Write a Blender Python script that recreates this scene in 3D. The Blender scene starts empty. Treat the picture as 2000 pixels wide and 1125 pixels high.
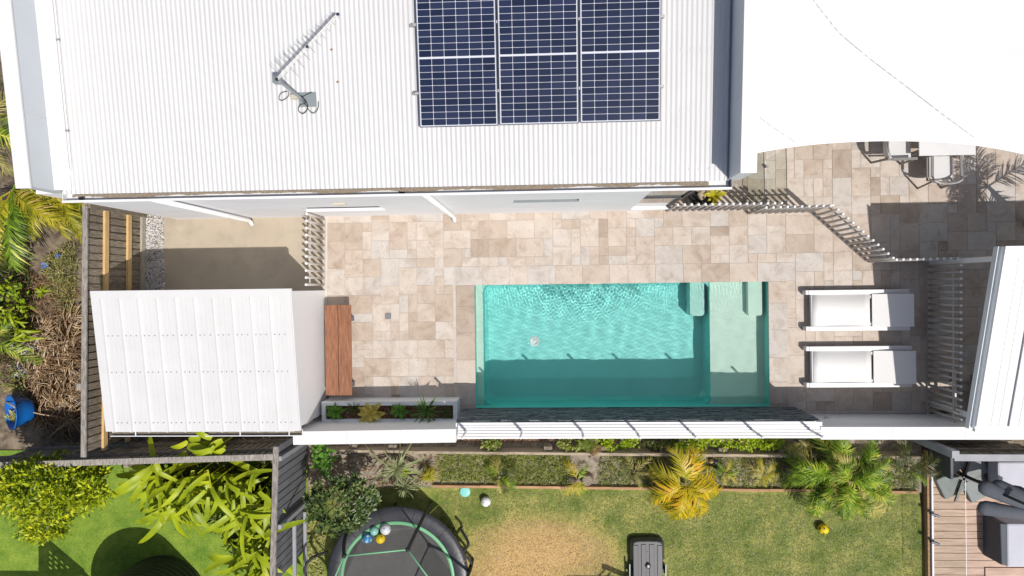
import bpy, math, random
import numpy as np
from mathutils import Vector, Matrix

sc = bpy.context.scene
col = sc.collection
rnd = random.Random(7)

# ---------------------------------------------------------------- camera
HC = 15.4                       # camera height above the paving (m)
FPX = 1345.0                    # focal length in pixels of a 2000 px wide picture
NAD = (1060.0, 558.0)           # where straight-down falls in the picture
ROLL = math.radians(0.7)
_n = Vector(((NAD[0]-1000)/FPX, (562.5-NAD[1])/FPX, -1)).normalized()
_u = -_n
_x = Vector((math.cos(ROLL), math.sin(ROLL), 0)); _x = (_x - _u*_x.dot(_u)).normalized()
_y = _u.cross(_x)
RM = Matrix((_x, _y, _u))       # camera space -> world
cam = bpy.data.cameras.new('camera')
camo = bpy.data.objects.new('camera', cam); col.objects.link(camo)
camo.matrix_world = Matrix.Translation((0, 0, HC)) @ RM.to_4x4()
cam.sensor_width = 36; cam.lens = FPX/2000*36; cam.clip_end = 500
sc.camera = camo

# ---------------------------------------------------------------- light
SUNV = Vector((-0.40, 0.41, -1.0)).normalized()      # direction of travel
EL = math.asin(-SUNV.z)
world = bpy.data.worlds.new('World'); sc.world = world; world.use_nodes = True
wn = world.node_tree
sky = wn.nodes.new('ShaderNodeTexSky'); sky.sky_type = 'NISHITA'; sky.sun_disc = False
sky.sun_elevation = EL; sky.sun_rotation = math.radians(135)
sky.dust_density = 2.5; sky.ozone_density = 0.6
wn.links.new(sky.outputs[0], wn.nodes['Background'].inputs[0])
wn.nodes['Background'].inputs[1].default_value = 0.085
sl = bpy.data.lights.new('sun', 'SUN'); sl.energy = 3.95; sl.angle = math.radians(0.5); sl.color = (1, 0.95, 0.895)
slo = bpy.data.objects.new('sun', sl); col.objects.link(slo)
slo.rotation_euler = SUNV.to_track_quat('-Z', 'Y').to_euler()
sl.cycles.is_caustics_light = True
sc.view_settings.view_transform = 'Standard'; sc.view_settings.look = 'None'
sc.view_settings.exposure = 0.0; sc.view_settings.gamma = 1.0
sc.render.engine = 'CYCLES'
sc.cycles.use_denoising = True
sc.cycles.max_bounces = 10; sc.cycles.transparent_max_bounces = 12

# ---------------------------------------------------------------- measuring helper: photo point at height z -> metres
def P(px, py, z=0.0):
    w = RM @ Vector(((px-1000)/FPX, (562.5-py)/FPX, -1))
    t = (HC - z)/(-w.z)
    return Vector((w.x*t, w.y*t, z))
def PG(px, py, z):              # ground point below the photo point seen at height z
    p = P(px, py, z); return Vector((p.x, p.y, 0))
M = 0.01145                     # metres per pixel on the ground

# ---------------------------------------------------------------- materials
MATS = {}
def _new(name):
    m = bpy.data.materials.new(name); m.use_nodes = True
    MATS[name] = m
    return m, m.node_tree, m.node_tree.nodes['Principled BSDF']
def ramp(nt, stops):
    r = nt.nodes.new('ShaderNodeValToRGB'); e = r.color_ramp.elements
    while len(e) > 1: e.remove(e[-1])
    e[0].position = stops[0][0]; e[0].color = (*stops[0][1], 1)
    for p, c in stops[1:]:
        k = e.new(p); k.color = (*c, 1)
    return r
def mat(name, c, rough=0.6, var=0.0, nscale=4.0, c2=None, bump=0.0, bscale=60.0, metallic=0.0, spec=0.5, stretch=(1, 1, 1), objrand=0.0, dirt=None, dscale=1.5, damt=(0.55, 0.75)):
    m, nt, b = _new(name)
    b.inputs['Roughness'].default_value = rough; b.inputs['Metallic'].default_value = metallic
    b.inputs['Specular IOR Level'].default_value = spec
    tc = nt.nodes.new('ShaderNodeTexCoord'); mp = nt.nodes.new('ShaderNodeMapping'); mp.inputs['Scale'].default_value = stretch
    geo = nt.nodes.new('ShaderNodeNewGeometry')
    oi = nt.nodes.new('ShaderNodeObjectInfo')
    add = nt.nodes.new('ShaderNodeVectorMath'); add.operation = 'MULTIPLY_ADD'
    nt.links.new(oi.outputs['Random'], add.inputs[0]); add.inputs[1].default_value = (37, 91, 53) if objrand else (0, 0, 0)
    nt.links.new(geo.outputs['Position'], add.inputs[2])
    nt.links.new(add.outputs[0], mp.inputs['Vector'])
    outc = None
    if var or c2:
        n = nt.nodes.new('ShaderNodeTexNoise'); n.inputs['Scale'].default_value = nscale; n.inputs['Detail'].default_value = 6; n.inputs['Roughness'].default_value = 0.62
        nt.links.new(mp.outputs[0], n.inputs['Vector'])
        lo = tuple(max(0, x*(1-var)) for x in c); hi = c2 if c2 else tuple(min(1, x*(1+var)) for x in c)
        r = ramp(nt, [(0.32, lo), (0.68, hi)]); nt.links.new(n.outputs['Fac'], r.inputs[0]); outc = r.outputs[0]
    else:
        rgb = nt.nodes.new('ShaderNodeRGB'); rgb.outputs[0].default_value = (*c, 1); outc = rgb.outputs[0]
    if objrand:
        hv = nt.nodes.new('ShaderNodeHueSaturation')
        mr = nt.nodes.new('ShaderNodeMapRange'); mr.inputs['To Min'].default_value = 1-objrand; mr.inputs['To Max'].default_value = 1+objrand
        nt.links.new(oi.outputs['Random'], mr.inputs[0]); nt.links.new(mr.outputs[0], hv.inputs['Value'])
        nt.links.new(outc, hv.inputs['Color']); outc = hv.outputs[0]
    if dirt:
        n2 = nt.nodes.new('ShaderNodeTexNoise'); n2.inputs['Scale'].default_value = dscale; n2.inputs['Detail'].default_value = 8; n2.inputs['Roughness'].default_value = 0.7
        nt.links.new(mp.outputs[0], n2.inputs['Vector'])
        r2 = ramp(nt, [(damt[0], (0, 0, 0)), (damt[1], (1, 1, 1))]); nt.links.new(n2.outputs['Fac'], r2.inputs[0])
        mx = nt.nodes.new('ShaderNodeMix'); mx.data_type = 'RGBA'
        nt.links.new(r2.outputs[0], mx.inputs['Factor']); nt.links.new(outc, mx.inputs['A']); mx.inputs['B'].default_value = (*dirt, 1); outc = mx.outputs['Result']
    nt.links.new(outc, b.inputs['Base Color'])
    if bump:
        n3 = nt.nodes.new('ShaderNodeTexNoise'); n3.inputs['Scale'].default_value = bscale; n3.inputs['Detail'].default_value = 4
        nt.links.new(mp.outputs[0], n3.inputs['Vector'])
        bp = nt.nodes.new('ShaderNodeBump'); bp.inputs['Strength'].default_value = bump; bp.inputs['Distance'].default_value = 0.02
        nt.links.new(n3.outputs['Fac'], bp.inputs['Height']); nt.links.new(bp.outputs[0], b.inputs['Normal'])
    return m
def leafmat(name, c1, c2, c3=None, trans=0.35, rough=0.45, spec=0.4):
    m, nt, b = _new(name)
    geo = nt.nodes.new('ShaderNodeNewGeometry')
    st = [(0.0, c1), (0.7, c2)] + ([(1.0, c3)] if c3 else [])
    r = ramp(nt, st)
    n = nt.nodes.new('ShaderNodeTexNoise'); n.inputs['Scale'].default_value = 2.2
    nt.links.new(geo.outputs['Position'], n.inputs['Vector'])
    ma = nt.nodes.new('ShaderNodeMath'); ma.operation = 'MULTIPLY_ADD'; ma.inputs[1].default_value = 0.8
    nt.links.new(geo.outputs['Random Per Island'], ma.inputs[0])
    sb = nt.nodes.new('ShaderNodeMath'); sb.operation = 'SUBTRACT'; sb.inputs[1].default_value = 0.4
    nt.links.new(n.outputs['Fac'], sb.inputs[0]); nt.links.new(sb.outputs[0], ma.inputs[2])
    nt.links.new(ma.outputs[0], r.inputs[0]); nt.links.new(r.outputs[0], b.inputs['Base Color'])
    b.inputs['Roughness'].default_value = rough; b.inputs['Specular IOR Level'].default_value = spec
    tr = nt.nodes.new('ShaderNodeBsdfTranslucent'); nt.links.new(r.outputs[0], tr.inputs['Color'])
    mx = nt.nodes.new('ShaderNodeMixShader'); mx.inputs[0].default_value = trans
    nt.links.new(b.outputs[0], mx.inputs[1]); nt.links.new(tr.outputs[0], mx.inputs[2])
    nt.links.new(mx.outputs[0], nt.nodes['Material Output'].inputs['Surface'])
    return m
def glassmat(name, tint, facing=0.08, rough=0.02):
    m, nt, b = _new(name)
    nt.nodes.remove(b)
    t = nt.nodes.new('ShaderNodeBsdfTransparent'); t.inputs[0].default_value = (*tint, 1)
    g = nt.nodes.new('ShaderNodeBsdfGlossy'); g.inputs['Roughness'].default_value = rough
    fr = nt.nodes.new('ShaderNodeFresnel'); fr.inputs['IOR'].default_value = 1.45
    mx = nt.nodes.new('ShaderNodeMixShader'); ge = nt.nodes.new('ShaderNodeNewGeometry')
    fo = nt.nodes.new('ShaderNodeMath'); fo.operation = 'SUBTRACT'; fo.inputs[0].default_value = 1; nt.links.new(ge.outputs['Backfacing'], fo.inputs[1])
    fm = nt.nodes.new('ShaderNodeMath'); fm.operation = 'MULTIPLY'; nt.links.new(fo.outputs[0], fm.inputs[0]); nt.links.new(fr.outputs[0], fm.inputs[1])
    nt.links.new(fm.outputs[0], mx.inputs[0]); nt.links.new(t.outputs[0], mx.inputs[1]); nt.links.new(g.outputs[0], mx.inputs[2])
    nt.links.new(mx.outputs[0], nt.nodes['Material Output'].inputs['Surface'])
    return m

mat('white_roof', (0.63, 0.63, 0.63), 0.42, var=0.03, nscale=1.6, dirt=(0.56, 0.55, 0.53), dscale=2.2, damt=(0.6, 0.95))
mat('white_metal', (0.80, 0.80, 0.81), 0.4, var=0.02, nscale=2)
mat('white_render', (0.80, 0.81, 0.82), 0.8, var=0.04, nscale=0.9, bump=0.15, bscale=45, stretch=(1, 1, 2.2))
mat('white_coping', (0.72, 0.72, 0.72), 0.6, var=0.04, nscale=1.5, dirt=(0.5, 0.48, 0.45), dscale=2.6, damt=(0.6, 0.9))
mat('gutter_grey', (0.68, 0.69, 0.70), 0.45, var=0.08, nscale=5, dirt=(0.30, 0.26, 0.21), dscale=3.5, damt=(0.58, 0.8))
mat('litter_brown', (0.26, 0.21, 0.16), 0.9, var=0.5, nscale=40)
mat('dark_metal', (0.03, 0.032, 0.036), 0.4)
mat('panel_frame', (0.10, 0.12, 0.16), 0.35, metallic=0.3)
mat('panel_sheet', (0.62, 0.64, 0.70), 0.25)
mat('alu', (0.42, 0.42, 0.42), 0.45, metallic=0.3)
mat('alu_dark', (0.22, 0.225, 0.23), 0.45, metallic=0.3)
mat('parapet_paint', (0.60, 0.645, 0.68), 0.45, var=0.03, nscale=1.5)
mat('alu_grey', (0.28, 0.32, 0.33), 0.4, metallic=0.3, var=0.1)
mat('beige_plastic', (0.55, 0.50, 0.38), 0.5)
mat('cable', (0.015, 0.015, 0.017), 0.5)
mat('slate_grey_panel', (0.25, 0.29, 0.30), 0.5, var=0.08)
mat('sail', (0.745, 0.745, 0.745), 0.85, var=0.02, nscale=0.8, dirt=(0.66, 0.655, 0.64), dscale=0.9, damt=(0.55, 0.85), bump=0.12, bscale=2.5)
mat('seam', (0.55, 0.54, 0.53), 0.9)
mat('grout', (0.50, 0.45, 0.40), 0.9, var=0.08, nscale=8)
mat('concrete', (0.43, 0.37, 0.285), 0.9, var=0.13, nscale=2.2, bump=0.25, bscale=110, dirt=(0.36, 0.30, 0.22), dscale=1.1, damt=(0.52, 0.8))
mat('edging', (0.55, 0.50, 0.44), 0.85, var=0.08, nscale=6)
mat('soil', (0.13, 0.095, 0.062), 0.95, var=0.5, nscale=5, c2=(0.27, 0.215, 0.15), bump=0.6, bscale=25)
mat('bed_soil', (0.22, 0.18, 0.13), 0.95, var=0.4, nscale=6, c2=(0.42, 0.36, 0.28), bump=0.5, bscale=30)
mat('weathered', (0.20, 0.165, 0.125), 0.85, var=0.45, nscale=9, c2=(0.34, 0.29, 0.22), stretch=(1, 6, 0.7), objrand=0.16, bump=0.3, bscale=70)
mat('weathered_grey', (0.25, 0.225, 0.20), 0.85, var=0.4, nscale=8, c2=(0.42, 0.385, 0.34), stretch=(5, 0.8, 1), objrand=0.10, bump=0.3, bscale=60)
mat('weathered_light', (0.30, 0.25, 0.195), 0.85, var=0.4, nscale=9, c2=(0.46, 0.40, 0.32), stretch=(1, 6, 0.7), objrand=0.16)
mat('pine', (0.62, 0.42, 0.19), 0.7, var=0.15, nscale=5, stretch=(6, 1, 6))
mat('pale_timber', (0.40, 0.36, 0.29), 0.8, var=0.2, nscale=5, stretch=(6, 1, 6))
mat('sleeper', (0.34, 0.28, 0.20), 0.85, var=0.35, nscale=5, stretch=(0.8, 5, 5), objrand=0.1)
mat('orange_sleeper', (0.43, 0.25, 0.13), 0.8, var=0.25, nscale=5, stretch=(0.7, 5, 5), objrand=0.1)
mat('grey_paint', (0.145, 0.15, 0.165), 0.7, var=0.15, nscale=5, objrand=0.08)
mat('grey_rail', (0.30, 0.31, 0.33), 0.6, var=0.1, nscale=5)
mat('bench_wood', (0.20, 0.078, 0.036), 0.45, var=0.28, nscale=4, c2=(0.33, 0.145, 0.075), stretch=(9, 0.9, 9), objrand=0.06)
mat('deck_wood', (0.42, 0.27, 0.195), 0.6, var=0.2, nscale=3, c2=(0.56, 0.39, 0.295), stretch=(0.8, 7, 1), objrand=0.10)
mat('post_paint', (0.47, 0.435, 0.40), 0.45)
mat('lounger_frame', (0.74, 0.74, 0.75), 0.4)
mat('lounger_sling', (0.75, 0.75, 0.74), 0.8, bump=0.1, bscale=200)
mat('planter_paint', (0.70, 0.74, 0.76), 0.6, var=0.04, nscale=3)
mat('grate', (0.20, 0.21, 0.23), 0.4, metallic=0.5)
mat('mulch', (0.13, 0.07, 0.035), 0.95, var=0.5, nscale=22, bump=0.6, bscale=60)
mat('ledgestone', (0.07, 0.08, 0.09), 0.7, var=0.5, nscale=9, c2=(0.30, 0.33, 0.35), stretch=(1, 5, 5), bump=0.5, bscale=50)
mat('marble', (0.68, 0.68, 0.68), 0.25, var=0.05, nscale=2, dirt=(0.42, 0.40, 0.38), dscale=2.0, damt=(0.60, 0.66))
mat('chair_frame', (0.20, 0.19, 0.18), 0.5)
mat('chair_seat', (0.60, 0.60, 0.60), 0.7)
mat('pot_black', (0.03, 0.031, 0.034), 0.35)
mat('rock', (0.42, 0.35, 0.25), 0.8, var=0.3, nscale=8)
mat('tramp_pad', (0.045, 0.047, 0.054), 0.42, var=0.2, nscale=3, bump=0.2, bscale=12)
mat('tramp_mat', (0.085, 0.083, 0.08), 0.85, var=0.12, nscale=4)
mat('tramp_green', (0.19, 0.48, 0.25), 0.5)
mat('black_foam', (0.02, 0.02, 0.022), 0.6)
mat('tank', (0.028, 0.038, 0.030), 0.45)
mat('blue_tub', (0.008, 0.13, 0.46), 0.35, var=0.08)
mat('umbrella', (0.115, 0.125, 0.145), 0.8, var=0.12, nscale=5)
mat('umbrella_slab', (0.20, 0.225, 0.22), 0.6, var=0.15, nscale=4)
mat('furniture_grey', (0.50, 0.51, 0.57), 0.8, var=0.05)
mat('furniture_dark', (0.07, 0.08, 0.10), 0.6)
mat('navy', (0.012, 0.02, 0.08), 0.4)
mat('hoop_black', (0.055, 0.058, 0.064), 0.45, var=0.15, nscale=2)
mat('pebble', (0.62, 0.60, 0.57), 0.7, objrand=0)
mat('palm_trunk', (0.20, 0.15, 0.10), 0.9, var=0.4, nscale=14, bump=0.5, bscale=30)
mat('stem', (0.16, 0.12, 0.07), 0.9, var=0.3, nscale=12)
for n, c in (('ball_white', (0.75, 0.75, 0.76)), ('ball_blue', (0.04, 0.24, 0.48)), ('ball_mint', (0.28, 0.60, 0.50)), ('ball_yellow', (0.75, 0.55, 0.01)), ('ball_purple', (0.10, 0.07, 0.13)), ('patch_black', (0.02, 0.02, 0.025)), ('patch_blue', (0.02, 0.08, 0.45)), ('frisbee_mint', (0.22, 0.62, 0.55)), ('orange_plastic', (0.65, 0.18, 0.01)), ('trash_blue', (0.10, 0.22, 0.65)), ('pale_metal', (0.62, 0.62, 0.66))):
    mat(n, c, 0.4)
# paving stone: colour by stone, clouded
def tilemat():
    m, nt, b = _new('travertine')
    oi = nt.nodes.new('ShaderNodeObjectInfo'); geo = nt.nodes.new('ShaderNodeNewGeometry')
    r = ramp(nt, [(0, (0.514, 0.445, 0.381)), (0.24, (0.487, 0.412, 0.345)), (0.42, (0.507, 0.452, 0.397)), (0.60, (0.454, 0.376, 0.309)), (0.72, (0.480, 0.439, 0.399)), (0.83, (0.421, 0.344, 0.276)), (0.91, (0.372, 0.299, 0.239)), (0.955, (0.501, 0.432, 0.367))])
    r.color_ramp.interpolation = 'CONSTANT'
    nt.links.new(oi.outputs['Random'], r.inputs[0])
    off = nt.nodes.new('ShaderNodeVectorMath'); off.operation = 'MULTIPLY_ADD'; off.inputs[1].default_value = (51, 77, 29)
    nt.links.new(oi.outputs['Random'], off.inputs[0]); nt.links.new(geo.outputs['Position'], off.inputs[2])
    n = nt.nodes.new('ShaderNodeTexNoise'); n.inputs['Scale'].default_value = 2.6; n.inputs['Detail'].default_value = 7; n.inputs['Roughness'].default_value = 0.6; n.inputs['Distortion'].default_value = 0.8
    nt.links.new(off.outputs[0], n.inputs['Vector'])
    r2 = ramp(nt, [(0.28, (0.76, 0.70, 0.64)), (0.5, (1, 1, 1)), (0.74, (1.14, 1.16, 1.18))]); nt.links.new(n.outputs['Fac'], r2.inputs[0])
    mx = nt.nodes.new('ShaderNodeMix'); mx.data_type = 'RGBA'; mx.blend_type = 'MULTIPLY'; mx.inputs['Factor'].default_value = 1
    nt.links.new(r.outputs[0], mx.inputs['A']); nt.links.new(r2.outputs[0], mx.inputs['B'])
    n4 = nt.nodes.new('ShaderNodeTexNoise'); n4.inputs['Scale'].default_value = 11; n4.inputs['Detail'].default_value = 8; n4.inputs['Distortion'].default_value = 1.5
    nt.links.new(off.outputs[0], n4.inputs['Vector'])
    r4 = ramp(nt, [(0.33, (0.82, 0.77, 0.71)), (0.43, (1, 1, 1))]); nt.links.new(n4.outputs['Fac'], r4.inputs[0])
    mx2 = nt.nodes.new('ShaderNodeMix'); mx2.data_type = 'RGBA'; mx2.blend_type = 'MULTIPLY'; mx2.inputs['Factor'].default_value = 0.8
    nt.links.new(mx.outputs['Result'], mx2.inputs['A']); nt.links.new(r4.outputs[0], mx2.inputs['B'])
    nt.links.new(mx2.outputs['Result'], b.inputs['Base Color']); b.inputs['Roughness'].default_value = 0.62
tilemat()
def cellmat():
    m, nt, b = _new('solar_cell')
    geo = nt.nodes.new('ShaderNodeNewGeometry'); oi = nt.nodes.new('ShaderNodeObjectInfo')
    r = ramp(nt, [(0, (0.010, 0.017, 0.045)), (1, (0.022, 0.032, 0.075))]); nt.links.new(oi.outputs['Random'], r.inputs[0])
    nt.links.new(r.outputs[0], b.inputs['Base Color']); b.inputs['Roughness'].default_value = 0.22; b.inputs['Specular IOR Level'].default_value = 0.5
cellmat()
def lawnmat(name, g1, g2, dry=None, spots=(), scale=1.0):
    m, nt, b = _new(name)
    geo = nt.nodes.new('ShaderNodeNewGeometry')
    n = nt.nodes.new('ShaderNodeTexNoise'); n.inputs['Scale'].default_value = 1.7*scale; n.inputs['Detail'].default_value = 9; n.inputs['Roughness'].default_value = 0.72
    nt.links.new(geo.outputs['Position'], n.inputs['Vector'])
    r = ramp(nt, [(0.36, g1), (0.64, g2)]); nt.links.new(n.outputs['Fac'], r.inputs[0]); outc = r.outputs[0]
    if dry:
        tot = None
        for (cx, cy, rx, ry) in spots:
            sx = nt.nodes.new('ShaderNodeVectorMath'); sx.operation = 'SUBTRACT'; nt.links.new(geo.outputs['Position'], sx.inputs[0]); sx.inputs[1].default_value = (cx, cy, 0)
            dv = nt.nodes.new('ShaderNodeVectorMath'); dv.operation = 'DIVIDE'; nt.links.new(sx.outputs[0], dv.inputs[0]); dv.inputs[1].default_value = (rx, ry, 10)
            ln = nt.nodes.new('ShaderNodeVectorMath'); ln.operation = 'LENGTH'; nt.links.new(dv.outputs[0], ln.inputs[0])
            k = nt.nodes.new('ShaderNodeMapRange'); k.inputs['From Min'].default_value = 1.25; k.inputs['From Max'].default_value = 0.35; nt.links.new(ln.outputs[1] if len(ln.outputs) > 1 else ln.outputs[0], k.inputs[0])
            if tot is None: tot = k.outputs[0]
            else:
                a = nt.nodes.new('ShaderNodeMath'); a.operation = 'MAXIMUM'; nt.links.new(tot, a.inputs[0]); nt.links.new(k.outputs[0], a.inputs[1]); tot = a.outputs[0]
        a = nt.nodes.new('ShaderNodeMath'); a.operation = 'MULTIPLY_ADD'; a.inputs[1].default_value = 1.5; nt.links.new(n.outputs['Fac'], a.inputs[0]); a.inputs[2].default_value = -0.75
        s = nt.nodes.new('ShaderNodeMath'); s.operation = 'ADD'; s.use_clamp = True; nt.links.new(a.outputs[0], s.inputs[0]); nt.links.new(tot, s.inputs[1])
        mx = nt.nodes.new('ShaderNodeMix'); mx.data_type = 'RGBA'; nt.links.new(s.outputs[0], mx.inputs['Factor']); nt.links.new(outc, mx.inputs['A']); mx.inputs['B'].default_value = (*dry, 1); outc = mx.outputs['Result']
    n2 = nt.nodes.new('ShaderNodeTexNoise'); n2.inputs['Scale'].default_value = 55; n2.inputs['Detail'].default_value = 3
    nt.links.new(geo.outputs['Position'], n2.inputs['Vector'])
    hs = nt.nodes.new('ShaderNodeHueSaturation'); mr = nt.nodes.new('ShaderNodeMapRange'); mr.inputs['From Min'].default_value = 0.3; mr.inputs['From Max'].default_value = 0.7; mr.inputs['To Min'].default_value = 0.6; mr.inputs['To Max'].default_value = 1.4
    nt.links.new(n2.outputs['Fac'], mr.inputs[0]); nt.links.new(mr.outputs[0], hs.inputs['Value']); nt.links.new(outc, hs.inputs['Color'])
    nt.links.new(hs.outputs[0], b.inputs['Base Color']); b.inputs['Roughness'].default_value = 0.9; b.inputs['Specular IOR Level'].default_value = 0.15
    bp = nt.nodes.new('ShaderNodeBump'); bp.inputs['Strength'].default_value = 0.5; bp.inputs['Distance'].default_value = 0.03
    nt.links.new(n2.outputs['Fac'], bp.inputs['Height']); nt.links.new(bp.outputs[0], b.inputs['Normal'])
    return m
_d1, _d2, _d3 = P(1070, 1075), P(1000, 1125), P(945, 1060)
_spots = [(_d1.x-.1, _d1.y-.05, 1.7, 0.85), (_d2.x+.25, _d2.y, 1.5, 0.9)]
lawnmat('lawn', (0.085, 0.145, 0.022), (0.33, 0.345, 0.095), (0.56, 0.375, 0.155), _spots)
lawnmat('turf', (0.115, 0.215, 0.028), (0.25, 0.345, 0.050), scale=1.3)
# foliage
leafmat('palm_yellow', (0.16, 0.20, 0.010), (0.58, 0.50, 0.025), (0.80, 0.58, 0.20), trans=0.28)
leafmat('palm_yellow_old', (0.290, 0.334, 0.017), (0.667, 0.536, 0.022), (0.797, 0.478, 0.072))
leafmat('palm_golden', (0.26, 0.26, 0.006), (0.70, 0.52, 0.012), (0.78, 0.44, 0.03), trans=0.28)
leafmat('palm_golden_old', (0.377, 0.362, 0.012), (0.754, 0.551, 0.014), (0.797, 0.392, 0.014))
leafmat('palm_green', (0.04, 0.09, 0.008), (0.24, 0.38, 0.018), (0.70, 0.68, 0.12), trans=0.2)
leafmat('palm_green_old', (0.126, 0.210, 0.021), (0.364, 0.406, 0.035), (0.644, 0.588, 0.196))
leafmat('palm_pale', (0.324, 0.338, 0.054), (0.594, 0.527, 0.149), (0.756, 0.634, 0.338))
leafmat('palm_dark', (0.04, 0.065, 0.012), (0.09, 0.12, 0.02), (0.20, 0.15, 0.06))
leafmat('shrub_bright', (0.045, 0.09, 0.006), (0.44, 0.54, 0.012), (0.86, 0.83, 0.04), trans=0.3)
leafmat('shrub_bright_old', (0.150, 0.255, 0.012), (0.450, 0.540, 0.015), (0.630, 0.630, 0.030))
leafmat('shrub_lime', (0.162, 0.297, 0.011), (0.378, 0.486, 0.016), (0.540, 0.594, 0.041))
leafmat('ginger', (0.055, 0.13, 0.006), (0.42, 0.50, 0.014), (0.84, 0.78, 0.04), trans=0.25)
leafmat('ginger_old', (0.162, 0.284, 0.014), (0.365, 0.459, 0.019), (0.567, 0.567, 0.068), trans=0.4)
leafmat('gloss_dark', (0.046, 0.081, 0.023), (0.098, 0.150, 0.039), (0.221, 0.260, 0.078), trans=0.12, rough=0.4, spec=0.45)
leafmat('strap_grey', (0.126, 0.168, 0.056), (0.280, 0.308, 0.140), (0.490, 0.448, 0.252), trans=0.2)
leafmat('planter_green', (0.058, 0.169, 0.016), (0.130, 0.286, 0.033), trans=0.25)
leafmat('spike_green', (0.05, 0.12, 0.02), (0.11, 0.20, 0.04), trans=0.2)
leafmat('bromeliad', (0.468, 0.377, 0.058), (0.650, 0.546, 0.130), (0.546, 0.273, 0.130), trans=0.25)
leafmat('dry_straw', (0.275, 0.175, 0.094), (0.575, 0.425, 0.263), (0.775, 0.663, 0.500), trans=0.1)
leafmat('dry_brown', (0.16, 0.085, 0.04), (0.30, 0.18, 0.09), (0.48, 0.33, 0.19), trans=0.1)
leafmat('weed', (0.135, 0.189, 0.027), (0.297, 0.338, 0.068), (0.446, 0.446, 0.135), trans=0.25)
leafmat('weed_pale', (0.20, 0.22, 0.06), (0.44, 0.42, 0.15), (0.62, 0.56, 0.28), trans=0.2)
leafmat('weed_pale_old', (0.221, 0.234, 0.078), (0.416, 0.403, 0.156), (0.585, 0.520, 0.260), trans=0.2)
leafmat('grass_blade', (0.12, 0.17, 0.03), (0.28, 0.295, 0.075), (0.46, 0.41, 0.15), trans=0.25)
leafmat('dry_blade', (0.38, 0.25, 0.11), (0.58, 0.41, 0.19), (0.70, 0.54, 0.30), trans=0.15)
leafmat('mulch_chip', (0.12, 0.06, 0.03), (0.28, 0.17, 0.09), (0.48, 0.36, 0.24), trans=0.0)
leafmat('pebbles', (0.46, 0.44, 0.42), (0.72, 0.70, 0.68), (0.80, 0.78, 0.75), trans=0.0)
leafmat('frond_net', (0.1, 0.1, 0.1), (0.1, 0.1, 0.1))
glassmat('fence_glass', (0.925, 0.945, 0.925))
glassmat('clear_glass', (0.95, 0.97, 0.965))
def netmat():
    m, nt, b = _new('net'); b.inputs['Base Color'].default_value = (0.01, 0.01, 0.011, 1)
    t = nt.nodes.new('ShaderNodeBsdfTransparent'); mx = nt.nodes.new('ShaderNodeMixShader'); mx.inputs[0].default_value = 0.22
    nt.links.new(t.outputs[0], mx.inputs[1]); nt.links.new(b.outputs[0], mx.inputs[2]); nt.links.new(mx.outputs[0], nt.nodes['Material Output'].inputs['Surface'])
netmat()
mat('window_glass', (0.16, 0.17, 0.16), 0.06, spec=1.0)
def poolmat(name, c, c2):
    return mat(name, c, 0.55, var=0.0, c2=c2, nscale=1.3)
poolmat('pool_floor', (0.25, 0.70, 0.67), (0.285, 0.76, 0.73))
poolmat('pool_side', (0.18, 0.64, 0.61), (0.22, 0.70, 0.66))
poolmat('pool_step', (0.42, 0.68, 0.62), (0.46, 0.72, 0.66))
poolmat('pool_shelf', (0.62, 0.74, 0.645), (0.67, 0.78, 0.69))
def watermat():
    m, nt, b = _new('water'); nt.nodes.remove(b)
    g = nt.nodes.new('ShaderNodeBsdfGlass'); g.inputs['IOR'].default_value = 1.33; g.inputs['Roughness'].default_value = 0
    g.inputs['Color'].default_value = (0.95, 1, 0.99, 1)
    nt.links.new(g.outputs[0], nt.nodes['Material Output'].inputs['Surface'])
watermat()

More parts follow.
